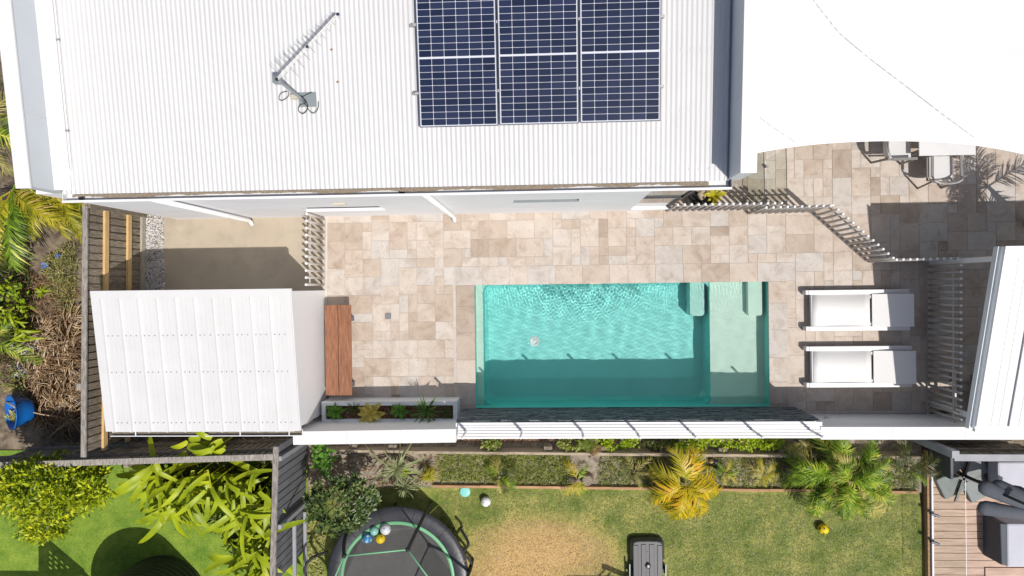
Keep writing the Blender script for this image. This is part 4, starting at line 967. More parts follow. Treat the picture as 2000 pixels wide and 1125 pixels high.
rosette('rosette_plant', 'bright green rosette plant at the left end of the planter', 'plant', pp(655, 803, .56), 'planter_green', .29, .085, 24)
rosette('fern', 'thin dark fern between the two left planter plants', 'plant', pp(693, 797, .54), 'palm_dark', .24, .012, 40, arch=(1.2, .5), droop=.7)
rosette('bromeliad', 'yellow and bronze bromeliad with broad leaves in the planter', 'plant', pp(724, 808, .60), 'bromeliad', .40, .125, 17, arch=(1.0, .35), droop=.35, taper=.7)
rosette('rosette_plant', 'bright green rosette plant in the middle of the planter', 'plant', pp(781, 802, .56), 'planter_green', .29, .085, 26)
rosette('spiky_plant', 'spiky thin leaved green plant right of the planter middle', 'plant', pp(833, 802, .56), 'spike_green', .46, .034, 30, arch=(1.3, .5), droop=.35)
rosette('fern', 'dark fern at the right end of the planter', 'plant', pp(871, 805, .54), 'palm_dark', .25, .014, 46, arch=(1.2, .5), droop=.7)
# ---- outdoor dining
tq0, tq1 = PG(1795, 250, .75), PG(1906, 302, .75)
tb_ = thing('dining_table', 'white marble topped outdoor table under the sail edge', 'table', ((tq0.x+tq1.x)/2, (tq0.y+tq1.y)/2+.3, 0))
mb = MB(); mb.box((tq0.x, tq1.y, .72), (tq1.x, tq0.y+.9, .75)); mb.build('top', 'marble', tb_, bevel=.004)
for lx in (tq0.x+.08, tq1.x-.08):
    for ly in (tq1.y+.12, tq0.y+.78): mb = MB(); mb.box((lx-.03, ly-.03, 0), (lx+.03, ly+.03, .72)); mb.build('leg', 'chair_frame', tb_)
def chair(label, c, rz):
    t = thing('dining_chair', label, 'chair', (c.x, c.y, 0), 'chairs round the outdoor table')
    t.rotation_euler = (0, 0, rz); st = Matrix.Identity(4)
    def b(mb, name, m, **k):
        me = mb.mesh(name, m, k.get('smooth', False)); o = link(name, me, t); return o
    mb = MB(); mb.box((-.24, -.24, .42), (.24, .26, .45)); o = b(mb, 'seat', 'chair_seat'); bv = o.modifiers.new('b', 'BEVEL'); bv.width = .02; bv.segments = 2
    for sx in (-1, 1):
        mb = MB(); mb.beam((sx*.29, .27, 0), (sx*.29, .24, .64), .035, .035); b(mb, 'leg', 'chair_frame')
        mb = MB(); mb.beam((sx*.25, -.36, 0), (sx*.28, -.30, .64), .035, .035); b(mb, 'leg', 'chair_frame')
        mb = MB(); mb.beam((sx*.29, .28, .655), (sx*.30, -.22, .665), .055, .025); b(mb, 'armrest', 'chair_frame')
        mb = MB(); mb.beam((sx*.26, .24, .40), (sx*.26, -.26, .40), .03, .03); b(mb, 'seat_rail', 'chair_frame')
    pts_ = [(.30*math.cos(a), -.22-.14*math.sin(a), .68+.06*math.sin(a)) for a in [math.pi*i/14 for i in range(15)]]
    mb = MB(); mb.tube(pts_, .018, 8); b(mb, 'back_hoop', 'chair_frame', smooth=True)
    mb = MB(); vs = []
    for i in range(11):
        a = math.pi*(.12+.76*i/10); vs += [(.28*math.cos(a), -.21-.10*math.sin(a), .46), (.30*math.cos(a), -.23-.14*math.sin(a), .74)]
    mb.add(vs, [(2*i, 2*i+2, 2*i+3, 2*i+1) for i in range(10)]); o = b(mb, 'backrest', 'chair_seat', smooth=True); o.modifiers.new('s', 'SOLIDIFY').thickness = .015
chair('grey framed armchair with pale seat facing the marble table', PG(1846, 326, .6), 0.0)
chair('grey framed armchair tucked at the left of the marble table', PG(1762, 284, .6), -math.pi/2)
# pot with plant by the house corner
pq = PG(1372, 378, .65)
pt = thing('plant_pot', 'black bowl pot with rocks and a yellow green plant at the house corner', 'pot', (pq.x, pq.y, 0))
mb = MB(); mb.lathe([(0.0, .0), (.17, .0), (.27, .22), (.30, .60), (.31, .66), (.285, .66), (.27, .60), (0, .58)], (pq.x, pq.y, 0), 28); mb.build('bowl', 'pot_black', pt, True)
def rockmesh(seed):
    rr = np.random.default_rng(seed); mb = MB(); n1, n2 = 8, 6; vs = []
    for i in range(n2+1):
        for j in range(n1):
            th = math.pi*i/n2; ph_ = 2*math.pi*j/n1; k = 1+rr.uniform(-.18, .18) if 0 < i < n2 else 1
            vs.append((k*math.sin(th)*math.cos(ph_), k*math.sin(th)*math.sin(ph_), k*math.cos(th)))
    mb.add(vs, [(i*n1+j, (i+1)*n1+j, (i+1)*n1+(j+1) % n1, i*n1+(j+1) % n1) for i in range(n2) for j in range(n1)]); return mb.mesh('rock', 'rock', True)
for k, (dx, dy, r_) in enumerate(((-.02, -.02, .10), (.12, .08, .08), (-.12, .12, .07), (.05, .16, .07))): link('rock', rockmesh(k), pt, (dx, dy, .64), (k, 2*k, k), (r_, r_*1.2, r_*.8))
lf = strap(.30, .10, .9, .75, 'palm_yellow', taper=.7)
for i in range(9): link('leaf', lf, pt, (.24, -.06, .66), (rnd.uniform(-.3, .3), rnd.uniform(-.2, .2), i*.7+.2), (rnd.uniform(.6, 1),)*3)

# ================================================================ PLANTS: builders
def frond_mesh(L, leaf, n, m, arch=.35, droop=.6, seed=0, spread=1.0, width=.022, curl=.35):
    rr = np.random.default_rng(seed); t = np.linspace(.14, .985, n)
    V = []; Fq = []
    bend = rr.uniform(-.30, .30)
    def pt_(f): return np.array([L*f*(1-.10*f), L*bend*f*f, L*(arch*f-droop*f*f)])
    for sgn in (-1, 1):
        for i, f in enumerate(t):
            p = pt_(f); d = pt_(min(1, f+.02))-pt_(f); d /= np.linalg.norm(d)
            ang_ = math.radians(62-34*f+rr.uniform(-13, 13)); l = leaf*(math.sin(math.pi*(.12+.80*f))**.7)*rr.uniform(.6, 1.1)*(rr.random() > .04)+.01
            side = np.array([0, sgn, 0]); up = np.array([0, 0, 1.])
            dr = math.cos(ang_)*d+math.sin(ang_)*side*spread+up*rr.uniform(.0, .25)*.8; dr /= np.linalg.norm(dr)
            w_ = width*rr.uniform(.8, 1.15); wd = d*w_
            tip = p+dr*l+np.array([0, 0, -curl*l]); mid_ = p+dr*l*.5+np.array([0, 0, -.06*l])
            b_ = len(V); V += [p-wd*.35, p+wd*.35, mid_+wd*.5, mid_-wd*.5, tip]
            Fq += [(b_, b_+1, b_+2), (b_, b_+2, b_+3), (b_+3, b_+2, b_+4)]
    pr = np.linspace(0, 1, 10); b0_ = len(V)
    for f in pr:
        p = pt_(f); r_ = .016*(1-.8*f)*max(.6, L)
        for a in (0, 2.09, 4.19): V.append(p+np.array([0, r_*math.cos(a), r_*math.sin(a)]))
    for i in range(9):
        for k in range(3):
            a_, b_ = b0_+3*i+k, b0_+3*i+(k+1) % 3; Fq += [(a_, b_, b_+3), (a_, b_+3, a_+3)]
    return npmesh('frond', np.array(V), np.array(Fq), m)
FR = {}
def frond(m, key, **k):
    kk = (m, key)
    if kk not in FR: FR[kk] = [frond_mesh(m=m, seed=i*17+len(FR), **k) for i in range(3)]
    return FR[kk]
def palm(name, label, cat, px, py, zc, n, m, L, leaf, nl=34, arch=(.9, .1), droop=.55, trunk_r=.05, seed=1, a0=None, extra=None, width=.022, scale_j=.25, curl=.35, stems=((0, 0, 0),)):
    c = P(px, py, zc); pr = random.Random(seed)
    t = thing(name, label, cat, (c.x, c.y, 0))
    for q, (dx, dy, dz) in enumerate(stems):
        mb = MB(); mb.tube([(c.x+dx*.5, c.y+dy*.5, -.05), (c.x+dx*.8, c.y+dy*.8, (zc+dz)*.6), (c.x+dx, c.y+dy, zc+dz)], trunk_r*1.3, 9, r1=trunk_r*.7); mb.build('trunk', 'palm_trunk', t, True)
    for i in range(n):
        k = i/max(1, n-1); mm = m if not isinstance(m, (list, tuple)) else m[pr.randrange(len(m))]
        ms = frond(mm, (round(L, 2), 'h' if k < .35 else 'm' if k < .7 else 'l'), L=L, leaf=leaf, n=nl, arch=arch[0]+(arch[1]-arch[0])*(0.15 if k < .35 else .5 if k < .7 else .95), droop=droop, width=width, curl=curl)
        az = (2.399*i+pr.uniform(-.25, .25)) if a0 is None else math.radians(a0[i])+pr.uniform(-.05, .05)
        s_ = (.72+.28*k)*pr.uniform(1-scale_j, 1.08)
        dx, dy, dz = stems[i % len(stems)]
        link('frond', ms[pr.randrange(3)], t, (dx, dy, zc+dz-.03), (pr.uniform(-.25, .25), pr.uniform(-.08, .08), az), (s_, s_, s_))
    return t
def crown_mesh(c, rx, ry, rz, nclump, per, leaf, lw, m, seed, clump=.28, top=.35, shape=.8):
    rr = np.random.default_rng(seed); cl = []
    while len(cl) < nclump:
        v = rr.normal(size=3); v /= np.linalg.norm(v); k = rr.uniform(.35, 1)**.5
        q = v*k
        if q[2] < -.5: continue
        cl.append(q)
    cl = np.array(cl)*np.array([rx, ry, rz])
    pos = np.repeat(cl, per, 0)+rr.normal(size=(nclump*per, 3))*clump*np.array([rx, ry, rz])*.55
    out = pos/np.array([rx, ry, rz]); di = out*.6+rr.normal(size=pos.shape)*.75+np.array([0, 0, .25])
    up = np.tile([0, 0, 1.0], (len(pos), 1))+rr.normal(size=pos.shape)*.35
    V, F = leaves(pos+np.array(c), di, up, rr.uniform(.7, 1.15, len(pos))*leaf, rr.uniform(.8, 1.15, len(pos))*lw)
    return V, F
def shrub(name, label, cat, px, py, z, rx, ry, rz, nclump, per, leaf, lw, m, seed, clump=.28, stems=6, kind=None):
    c = P(px, py, z); t = thing(name, label, cat, (c.x, c.y, 0)); pr = random.Random(seed)
    V, F = crown_mesh((0, 0, z), rx, ry, rz, nclump, per, leaf, lw, m, seed, clump)
    V[:, 2] = np.maximum(V[:, 2], .005)
    o = bpy.data.objects.new('crown', npmesh('crown', V, F, m)); col.objects.link(o); o.parent = t
    for i in range(stems):
        a_ = 6.283*i/stems+pr.uniform(-.4, .4); k = pr.uniform(.3, .8)
        mb = MB(); mb.tube([(c.x, c.y, -.05), (c.x+rx*k*.35*math.cos(a_), c.y+ry*k*.35*math.sin(a_), z*.6), (c.x+rx*k*math.cos(a_), c.y+ry*k*math.sin(a_), z+rz*.3)], .022, 6, r1=.006); mb.build('trunk' if i == 0 else 'branch', 'stem', t, True)
    return t
def scatter(name, label, poly, n, m, length, width, tilt=.3, z=0.0, seed=0, shape='leaf', zvar=.03, parent=None, avoid=()):
    rr = np.random.default_rng(seed); q = np.array([(p[0], p[1]) for p in poly]); x0, y0 = q.min(0); x1, y1 = q.max(0)
    pts_ = np.zeros((0, 2))
    while len(pts_) < n:
        c = np.stack([rr.uniform(x0, x1, n), rr.uniform(y0, y1, n)], 1); ins = np.zeros(n, bool); j = len(q)-1
        for i in range(len(q)):
            cond = ((q[i, 1] > c[:, 1]) != (q[j, 1] > c[:, 1])) & (c[:, 0] < (q[j, 0]-q[i, 0])*(c[:, 1]-q[i, 1])/(q[j, 1]-q[i, 1]+1e-12)+q[i, 0]); ins ^= cond; j = i
        for (ax_, ay_, arx, ary) in avoid: ins &= (((c[:, 0]-ax_)/arx)**2+((c[:, 1]-ay_)/ary)**2) > rr.uniform(.5, 1.5, n)
        pts_ = np.concatenate([pts_, c[ins]])
    pts_ = pts_[:n]; pos = np.concatenate([pts_, z+rr.uniform(0, zvar, (n, 1))], 1)
    di = np.concatenate([rr.normal(size=(n, 2)), np.abs(rr.normal(size=(n, 1)))*tilt], 1)
    ln = rr.uniform(length[0], length[1], n); wd = rr.uniform(width[0], width[1], n)
    if shape == 'leaf': V, F = leaves(pos, di, np.tile([0, 0, 1.0], (n, 1))+rr.normal(size=(n, 3))*.3, ln, wd)
    else: V, F = blades(pos, di, ln, wd)
    o = bpy.data.objects.new(name, npmesh(name, V, F, m)); col.objects.link(o); o['kind'] = 'stuff'; o['label'] = label
    if parent: o.parent = parent
    return o
def poly(*pts_): return [P(*p) for p in pts_]

# ---- gravel strip: real pebbles
gp = poly((279, 420), (319, 416), (319, 600), (279, 600)); g0, g1 = P(279, 600), P(319, 416); n = 3200
struct('gravel_base', sheet(gp, -.022), 'bed_soil', 'pale soil under the gravel strip')
oct_v = np.array([(1, 0, 0), (-1, 0, 0), (0, 1, 0), (0, -1, 0), (0, 0, .7), (0, 0, -.7)]); oct_f = np.array([(0, 2, 4), (2, 1, 4), (1, 3, 4), (3, 0, 4), (2, 0, 5), (1, 2, 5), (3, 1, 5), (0, 3, 5)])
pos = np.stack([R.uniform(g0.x, g1.x, n), R.uniform(g0.y, g1.y, n), R.uniform(-.015, .012, n)], 1); rad = R.uniform(.012, .028, n)
a_ = R.uniform(0, 6.28, n); ca, sa_ = np.cos(a_), np.sin(a_)
vv = oct_v[None]*rad[:, None, None]*R.uniform(.6, 1.25, (n, 6, 1)); vx = vv[:, :, 0]*ca[:, None]-vv[:, :, 1]*sa_[:, None]; vy = vv[:, :, 0]*sa_[:, None]+vv[:, :, 1]*ca[:, None]
V = np.stack([vx, vy, vv[:, :, 2]], 2)+pos[:, None]; F = (oct_f[None]+(np.arange(n)*6)[:, None, None]).reshape(-1, 3)
o = bpy.data.objects.new('gravel', npmesh('gravel', V.reshape(-1, 3), F, 'pebbles')); col.objects.link(o); o['kind'] = 'stuff'; o['label'] = 'white pebble strip between fence and concrete slab'
mb = MB(); mb.beam(P(317, 412)+Vector((0, 0, .03)), P(341, 411)+Vector((0, 0, .03)), .10, .08); tag(mb.build('timber_offcut', 'weathered'), 'short weathered timber block beside the downpipe', 'timber block')
scatter('ground_cover', 'green weeds beside the house under the gutter', poly((205, 392), (290, 372), (345, 400), (320, 414), (284, 418)), 1500, 'weed', (.05, .13), (.01, .03), 1.2, 0, 3)

# ================================================================ LEFT GARDEN
scatter('palm_litter', 'dry straw coloured palm litter on the garden floor', poly((45, 655), (95, 640), (150, 600), (150, 830), (100, 840), (60, 770)), 1100, 'dry_straw', (.2, .7), (.010, .028), .14, .0, 5, 'leaf', .12)
scatter('leaf_litter', 'brown leaf litter across the left garden', poly((0, 560), (60, 520), (152, 560), (152, 760), (0, 760)), 1500, 'dry_brown', (.08, .3), (.008, .03), .2, 0, 6, 'leaf', .05)
scatter('ground_cover', 'pale green grassy ground cover along the timber fence', poly((95, 505), (150, 470), (152, 610), (125, 605), (95, 545)), 750, 'weed_pale', (.10, .26), (.008, .02), 1.0, 0, 7, 'leaf', .1)
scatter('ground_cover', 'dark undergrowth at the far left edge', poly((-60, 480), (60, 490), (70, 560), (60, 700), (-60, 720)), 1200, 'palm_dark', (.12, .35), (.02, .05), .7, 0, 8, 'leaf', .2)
def garden_shrub(k, *a, **b): return shrub(*a, **b)
palm('palm_tree', 'large yellow green palm at the left edge below the roof corner', 'palm', 22, 372, 1.5, 9, ['palm_green', 'palm_yellow', 'palm_yellow'], 1.9, .62, 46, arch=(.75, .15), droop=.5, seed=3, a0=[-60, -25, -100, 20, -78, -140, -42, 60, -5], width=.045, curl=.5)
palm('palm_tree', 'yellowing palm with drooping fronds beside the timber fence', 'palm', 118, 352, 1.35, 7, ['palm_yellow', 'palm_pale', 'palm_yellow'], 1.7, .50, 46, arch=(.6, .1), droop=.45, seed=5, a0=[-97, -70, -125, -100, -55, -150, -84], width=.040, curl=.5)
palm('palm_tree', 'green palm partly hidden at the far left beside the house', 'palm', -30, 250, 1.6, 8, ['palm_green', 'palm_pale'], 1.6, .55, 40, seed=6, width=.03)
palm('palm_tree', 'low dark green palm at the left edge by the tub', 'palm', -15, 665, .7, 8, ['palm_green', 'palm_dark', 'palm_dark'], 1.1, .4, 34, seed=9, width=.025)
shrub('shrub', 'leafy green shrub at the left edge above the blue tub', 'shrub', 12, 600, .6, .45, .5, .35, 26, 9, .13, .06, 'shrub_lime', 21)
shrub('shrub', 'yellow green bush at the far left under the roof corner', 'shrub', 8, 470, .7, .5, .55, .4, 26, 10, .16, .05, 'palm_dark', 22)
for k, (px, py, rz, L, lab) in enumerate(((60, 690, -40, 1.1, 'dry grey palm frond lying across the litter'), (45, 655, 15, 1.0, 'straw coloured palm frond lying beside the green shrub'), (120, 760, -80, .9, 'dry palm frond lying against the fence near the tub'), (60, 560, -12, 1.2, 'reddish brown palm frond lying in the shade'))):
    me = frond_mesh(L, .4, 40, 'dry_straw' if k != 3 else 'dry_brown', arch=.04, droop=.05, seed=60+k, width=.018, curl=.02)
    t = bpy.data.objects.new('fallen_frond', me); col.objects.link(t); q = P(px, py); t.location = (q.x, q.y, .10); t.rotation_euler = (.05, .03, math.radians(rz)); tag(t, lab, 'palm frond')
LATE = []
LATE.append(lambda: ginger('strap_clump', 'loose bright green strap leaves at the far left above the litter', [(5, 640), (20, 625), (30, 655)], 26, .45, .06, 46, lean=(.6, .1), zr=(.3, .7)))
rosette('star_plant', 'small bright green star plant on the brown litter', 'plant', pp(82, 570, .15), 'shrub_lime', .22, .06, 8)
scatter('pale_litter', 'bleached white leaf litter beside the palm fronds', poly((28, 655), (75, 650), (85, 720), (40, 735)), 260, 'pebbles', (.08, .3), (.012, .04), .15, .02, 14, 'leaf', .1)
shrub('shrub', 'small tangled green shrub just above the blue tub', 'shrub', 22, 745, .3, .35, .25, .25, 16, 8, .10, .03, 'weed', 23, stems=5)
# blue tub lying on its side
bq0, bq1 = P(62, 800, .27), P(20, 806, .60)
t = thing('blue_tub', 'bright blue open plastic tub tipped over in the dry leaves', 'tub', (bq0.x, bq0.y, 0))
ax = (bq1-bq0).normalized(); side = ax.cross(Vector((0, 0, 1))).normalized(); up = side.cross(ax); L = (bq1-bq0).length
prof = [(0, 0.001), (0, .23), (.05, .26), (L*.5, .32), (L*.93, .37), (L*.96, .40), (L, .40), (L, .365), (L*.5, .305), (.05, .235), (.05, .001)]; nn = 36; vs = []
for (l, r_) in prof:
    for j in range(nn): vs.append(bq0+ax*l+side*(r_*math.cos(2*math.pi*j/nn))+up*(r_*math.sin(2*math.pi*j/nn)))
mb = MB(); mb.add(vs, [(i*nn+j, i*nn+(j+1) % nn, (i+1)*nn+(j+1) % nn, (i+1)*nn+j) for i in range(len(prof)-1) for j in range(nn)]); mb.build('shell', 'blue_tub', t, True)
mb = MB(); mb.tube([P(12, 785, .45), P(40, 800, .5), P(85, 810, .4), P(140, 818, .1)], .02, 7, r1=.01); tag(mb.build('dry_branch', 'dry_straw', None, True), 'pale dry branch lying over the blue tub', 'branch')
scatter('leaf_debris', 'green and pale leaf debris inside the blue tub', poly((36, 800), (54, 800), (54, 820), (36, 820)), 120, 'weed_pale', (.04, .1), (.02, .04), .4, .36, 13)
for (px, py, m_, lab, s_) in ((93, 519, 'trash_blue', 'crumpled blue and white wrapper on the garden floor', .09), (118, 500, 'trash_blue', 'small blue plastic scrap near the ground cover', .05), (106, 706, 'orange_plastic', 'orange plastic piece lying in the dry palm litter', .10)):
    q = P(px, py); rr = np.random.default_rng(int(px)); mb = MB(); k = 5
    mb.add([(q.x+(i/k-.5)*s_*1.8, q.y+(j/k-.5)*s_*1.5, .03+rr.uniform(0, .07)) for j in range(k+1) for i in range(k+1)], [(j*(k+1)+i, j*(k+1)+i+1, (j+1)*(k+1)+i+1, (j+1)*(k+1)+i) for j in range(k) for i in range(k)])
    tag(mb.build('litter_piece', m_), lab, 'litter')
mb = MB(); mb.tube([P(116, 706, .08), P(150, 745, .06)], .018, 7); tag(mb.build('garden_stick', 'stem', None, True), 'dark stick beside the orange plastic piece', 'stick')

# ================================================================ LOWER LEFT YARD
shrub('shrub', 'big bright yellow green leafy shrub above the turf', 'shrub', 98, 952, 1.60, 1.22, .62, .75, 170, 30, .13, .052, 'shrub_bright', 31, clump=.13, stems=9)
shrub('shrub', 'trailing yellow green shrub on the turf left of the tank', 'shrub', 85, 1028, .45, .55, .32, .3, 40, 30, .11, .045, 'shrub_bright', 32, clump=.25)
# ginger: long leaves, each leaf a part
def ginger(name, label, spots, n, L, W, seed, m='ginger', lean=(-.35, -.75), zr=(.5, 1.5)):
    pr = random.Random(seed); c = P(*spots[0]); t = thing(name, label, 'plant', (c.x, c.y, 0))
    mes = [strap(L*pr.uniform(.8, 1.15), W*pr.uniform(.85, 1.2), pr.uniform(.1, .45), pr.uniform(.45, .8), m, n=10, fold=.22, taper=.42) for _ in range(8)]
    for i in range(n):
        px, py = spots[pr.randrange(len(spots))]; z = pr.uniform(*zr); q = P(px+pr.uniform(-24, 24), py+pr.uniform(-18, 18), z)
        az = math.atan2(lean[1]+pr.gauss(0, .55), lean[0]+pr.gauss(0, .75)); s_ = pr.uniform(.55, 1.1)
        link('leaf', mes[pr.randrange(8)], t, q-t.location, (pr.uniform(-.6, .6), pr.uniform(-.5, .25), az), (s_, s_, s_))
    for i in range(14):
        px, py = spots[pr.randrange(len(spots))]; q = P(px+pr.uniform(-15, 15), py+pr.uniform(-12, 12), zr[1]*.8)
        mb = MB(); mb.tube([(q.x+pr.uniform(-.05, .05), q.y+.15, -.05), (q.x, q.y, zr[1]*.9)], .016, 6, r1=.008); mb.build('stem', 'ginger', t, True)
    return t
ginger('ginger_plant', 'clump of long leaning bright green leaves below the timber fence', [(320, 945), (360, 950), (400, 960), (340, 980), (430, 940), (460, 960), (300, 925), (390, 930)], 120, 1.0, .135, 41)
ginger('ginger_plant', 'dense strappy green clump against the dark grey fence', [(500, 970), (515, 1010), (505, 1050), (490, 930), (520, 1090), (480, 1000)], 105, .9, .115, 42, lean=(-.55, -.6))
ginger('ginger_plant', 'dark green strappy clump at the lower end of the grey fence', [(520, 1110), (505, 1130), (470, 1090)], 42, .8, .11, 45, lean=(-.5, -.5))
ginger('banana_plant', 'broad yellow green leaves with brown edges leaning on the shed gutter', [(385, 872), (405, 872), (420, 876)], 16, .55, .15, 43, m='ginger', lean=(-.9, -.2), zr=(1.5, 1.85))
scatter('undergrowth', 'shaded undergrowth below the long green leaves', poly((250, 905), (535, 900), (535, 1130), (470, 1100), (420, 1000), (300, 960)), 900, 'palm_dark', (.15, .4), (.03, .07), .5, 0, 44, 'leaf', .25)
for fn in LATE: fn()
# water tank (upright round corrugated tank)
tk = P(318, 1176); t = thing('water_tank', 'dark green round corrugated water tank on the turf', 'tank', (tk.x, tk.y, 0))
prof = []; z = 0; rt = 1.06
while z < 1.55: prof.append((rt+.018*math.sin(z/.075*math.pi), z)); z += .0125
prof += [(rt, 1.56), (rt*.97, 1.60)]
mb = MB(); mb.lathe(prof, (tk.x, tk.y, 0), 56); mb.build('barrel', 'tank', t, True)
mb = MB(); mb.lathe([(rt*.99, 1.60), (rt*.7, 1.70), (.3, 1.78), (.28, 1.84), (0.001, 1.85)], (tk.x, tk.y, 0), 48); mb.build('lid', 'tank', t, True)
# trellis frame standing just below the frame (added unseen, shaped to cast its shadow)
tz = 1.7; off = Vector((-SUNV.x/SUNV.z*tz*-1, 0, 0)); A_, B_, C_ = [P(*q)+Vector((.40*tz, -.41*tz, tz)) for q in ((82, 1052), (82, 1122), (160, 1118))]
t = thing('shadow_lattice', 'unseen triangular lattice panel on posts, added for its shadow at the bottom left', 'shadow_lattice', (A_.x, A_.y, 0))
for a, b in ((A_, B_), (B_, C_), (A_, C_)): mb = MB(); mb.beam(a, b, .16, .05); mb.build('frame', 'dark_metal', t)
for k in range(1, 7):
    f = k/7; mb = MB(); mb.beam(A_.lerp(B_, f), C_.lerp(B_, f), .06, .018); mb.build('lath', 'dark_metal', t); mb = MB(); mb.beam(A_.lerp(C_, f)+Vector((0, 0, .02)), B_.lerp(C_, f)+Vector((0, 0, .02)), .06, .018); mb.build('lath', 'dark_metal', t)
for q in (B_, C_): mb = MB(); mb.beam((q.x, q.y, 0), (q.x, q.y, tz-.03), .08, .08); mb.build('post', 'dark_metal', t)
mb = MB(); mb.beam(B_+Vector((-1.2, 0, .0)), B_+Vector((0, 0, 0)), .12, .06); mb.build('rail', 'dark_metal', t)

# ================================================================ SOUTH BEDS
def sleeper_run(label, a, b, z, h, w_, m_, n, posts=()):
    p0, p1 = PG(*a, z), PG(*b, z); t = thing('timber_edging' if h < .3 else 'sleeper_wall', label, 'edging' if h < .3 else 'retaining wall', p0.lerp(p1, .5))
    d = (p1-p0).normalized(); pr = random.Random(int(a[1]))
    for c_ in range(max(1, int(round(h/.2)))):
        z0 = z-h+c_*h/max(1, int(round(h/.2))); z1 = z-h+(c_+1)*h/max(1, int(round(h/.2)))-.006
        off = 0 if c_ % 2 else .5
        for i in range(n+1):
            f0, f1 = max(0, (i-off)/n), min(1, (i+1-off)/n)
            if f1 <= f0+.01: continue
            q0, q1 = p0.lerp(p1, f0), p0.lerp(p1, f1)-d*.006; j = pr.uniform(-.006, .006)
            mb = MB(); mb.beam(Vector((q0.x, q0.y+j, (z0+z1)/2)), Vector((q1.x, q1.y+j, (z0+z1)/2)), w_, z1-z0); mb.build('sleeper', m_, t)
    for px in posts:
        f = (px-a[0])/(b[0]-a[0]); q = p0.lerp(p1, f); mb = MB(); mb.box((q.x-.09, q.y+w_/2+.002, -.05), (q.x+.09, q.y+w_/2+.10, z-.10)); mb.build('post', 'weathered', t)
    return t
sleeper_run('weathered sleeper wall with stub posts behind the white garden wall', (606, 881), (1800, 894), .42, .45, .055, 'sleeper', 6, (690, 770, 972, 1082, 1195, 1310, 1425, 1540, 1655, 1775))
sleeper_run('orange timber edging between the weedy bed and the lawn', (845, 950), (1795, 962), .10, .13, .055, 'orange_sleeper', 5)
# bark mulch and weeds
scatter('bark_mulch', 'reddish bark mulch strip behind the slatted wall', poly((605, 838), (1110, 836), (1110, 862), (605, 866)), 4200, 'mulch_chip', (.03, .09), (.012, .03), .25, -.008, 51, 'leaf', .03)
scatter('ground_cover', 'tufty weeds over the middle garden bed', poly((855, 884), (1110, 886), (1110, 945), (860, 940)), 4200, 'weed', (.05, .14), (.008, .022), .7, -.008, 52, 'leaf', .03)
scatter('ground_cover', 'weeds over the right garden bed', poly((1170, 890), (1790, 896), (1790, 955), (1170, 948)), 5200, 'weed', (.05, .15), (.008, .022), .7, -.008, 53, 'leaf', .03)
scatter('ground_cover', 'sparse weeds and dry leaves on the left garden bed', poly((604, 890), (850, 890), (850, 945), (604, 1000)), 700, 'dry_brown', (.04, .10), (.015, .035), .3, -.008, 54, 'leaf', .02)
scatter('ground_cover', 'dry leaves along the foot of the grey fence', poly((600, 1000), (640, 1000), (630, 1130), (598, 1130)), 300, 'weed_pale', (.06, .13), (.02, .04), .3, -.012, 56, 'leaf', .03)
# low hedge plants behind the slat wall
for k, (px, rx, m_, lab) in enumerate(((1120, .30, 'weed', 'small green shrub in the mulch behind the slats'), (1205, .45, 'shrub_lime', 'low green shrub behind the third slat post'), (1290, .35, 'palm_dark', 'dark low shrub behind the slatted wall'), (1345, .5, 'shrub_lime', 'bright lime green low shrub behind the slatted wall'), (1440, .5, 'shrub_lime', 'lime green low shrub nearest the last slat posts'), (1500, .28, 'shrub_lime', 'small lime shrub at the right end of the slats'), (960, .16, 'weed', 'tiny green weed in the bark mulch'))):
    shrub('low_shrub', lab, 'shrub', px, 862, .22, rx, .17, .22, 26, 16, .085, .05, m_, 70+k, stems=3)
# plants of the bed, left to right
shrub('climber', 'dark green climber at the top of the grey fence', 'shrub', 632, 890, .7, .18, .36, .4, 24, 8, .15, .07, 'planter_green', 81, stems=3)
def whorl_shrub(name, label, px, py, z, rx, ry, rz, n, L, W, m, seed):
    c = P(px, py, z); t = thing(name, label, 'shrub', (c.x, c.y, 0)); rr = np.random.default_rng(seed); V = []; pos = []; di = []; up = []
    tips = []
    for i in range(n):
        v = rr.normal(size=3); v[2] = abs(v[2])*.9-.15; v /= np.linalg.norm(v); v *= rr.uniform(.55, 1.0); q = v*np.array([rx, ry, rz])+np.array([0, 0, z]); tips.append(q)
        ax_ = v*.5+np.array([0, 0, .9]); ax_ /= np.linalg.norm(ax_); e1 = np.cross(ax_, [1, .2, 0]); e1 /= np.linalg.norm(e1); e2 = np.cross(ax_, e1)
        for k in range(11):
            a = 2.399*k; r_ = .9 if k > 4 else .45; d = (math.cos(a)*e1+math.sin(a)*e2)*r_+ax_*(.25 if k > 4 else .8)
            pos.append(q); di.append(d); up.append(ax_+rr.normal(size=3)*.1)
    V, F = leaves(np.array(pos), np.array(di), np.array(up), rr.uniform(.75, 1.1, len(pos))*L, rr.uniform(.8, 1.1, len(pos))*W)
    o = bpy.data.objects.new('crown', npmesh('crown', V, F, m)); col.objects.link(o); o.parent = t
    for i in range(8):
        q = tips[i*3]; mb = MB(); mb.tube([(c.x, c.y, -.05), (c.x+q[0]*.4, c.y+q[1]*.4, z*.6), (c.x+q[0], c.y+q[1], q[2])], .025, 6, r1=.008); mb.build('trunk' if i == 0 else 'branch', 'stem', t, True)
whorl_shrub('glossy_shrub', 'dark glossy leaved shrub overhanging the trampoline', 668, 985, 1.25, .78, .62, .42, 105, .155, .055, 'gloss_dark', 82)
t = rosette('strap_plant', 'untidy grey green strap leaved plant left of the yellow fern', 'plant', pp(775, 915, .5), 'strap_grey', .78, .045, 70, rings=5, arch=(1.4, .0), droop=.7, jitter=1.2, mess=.7)
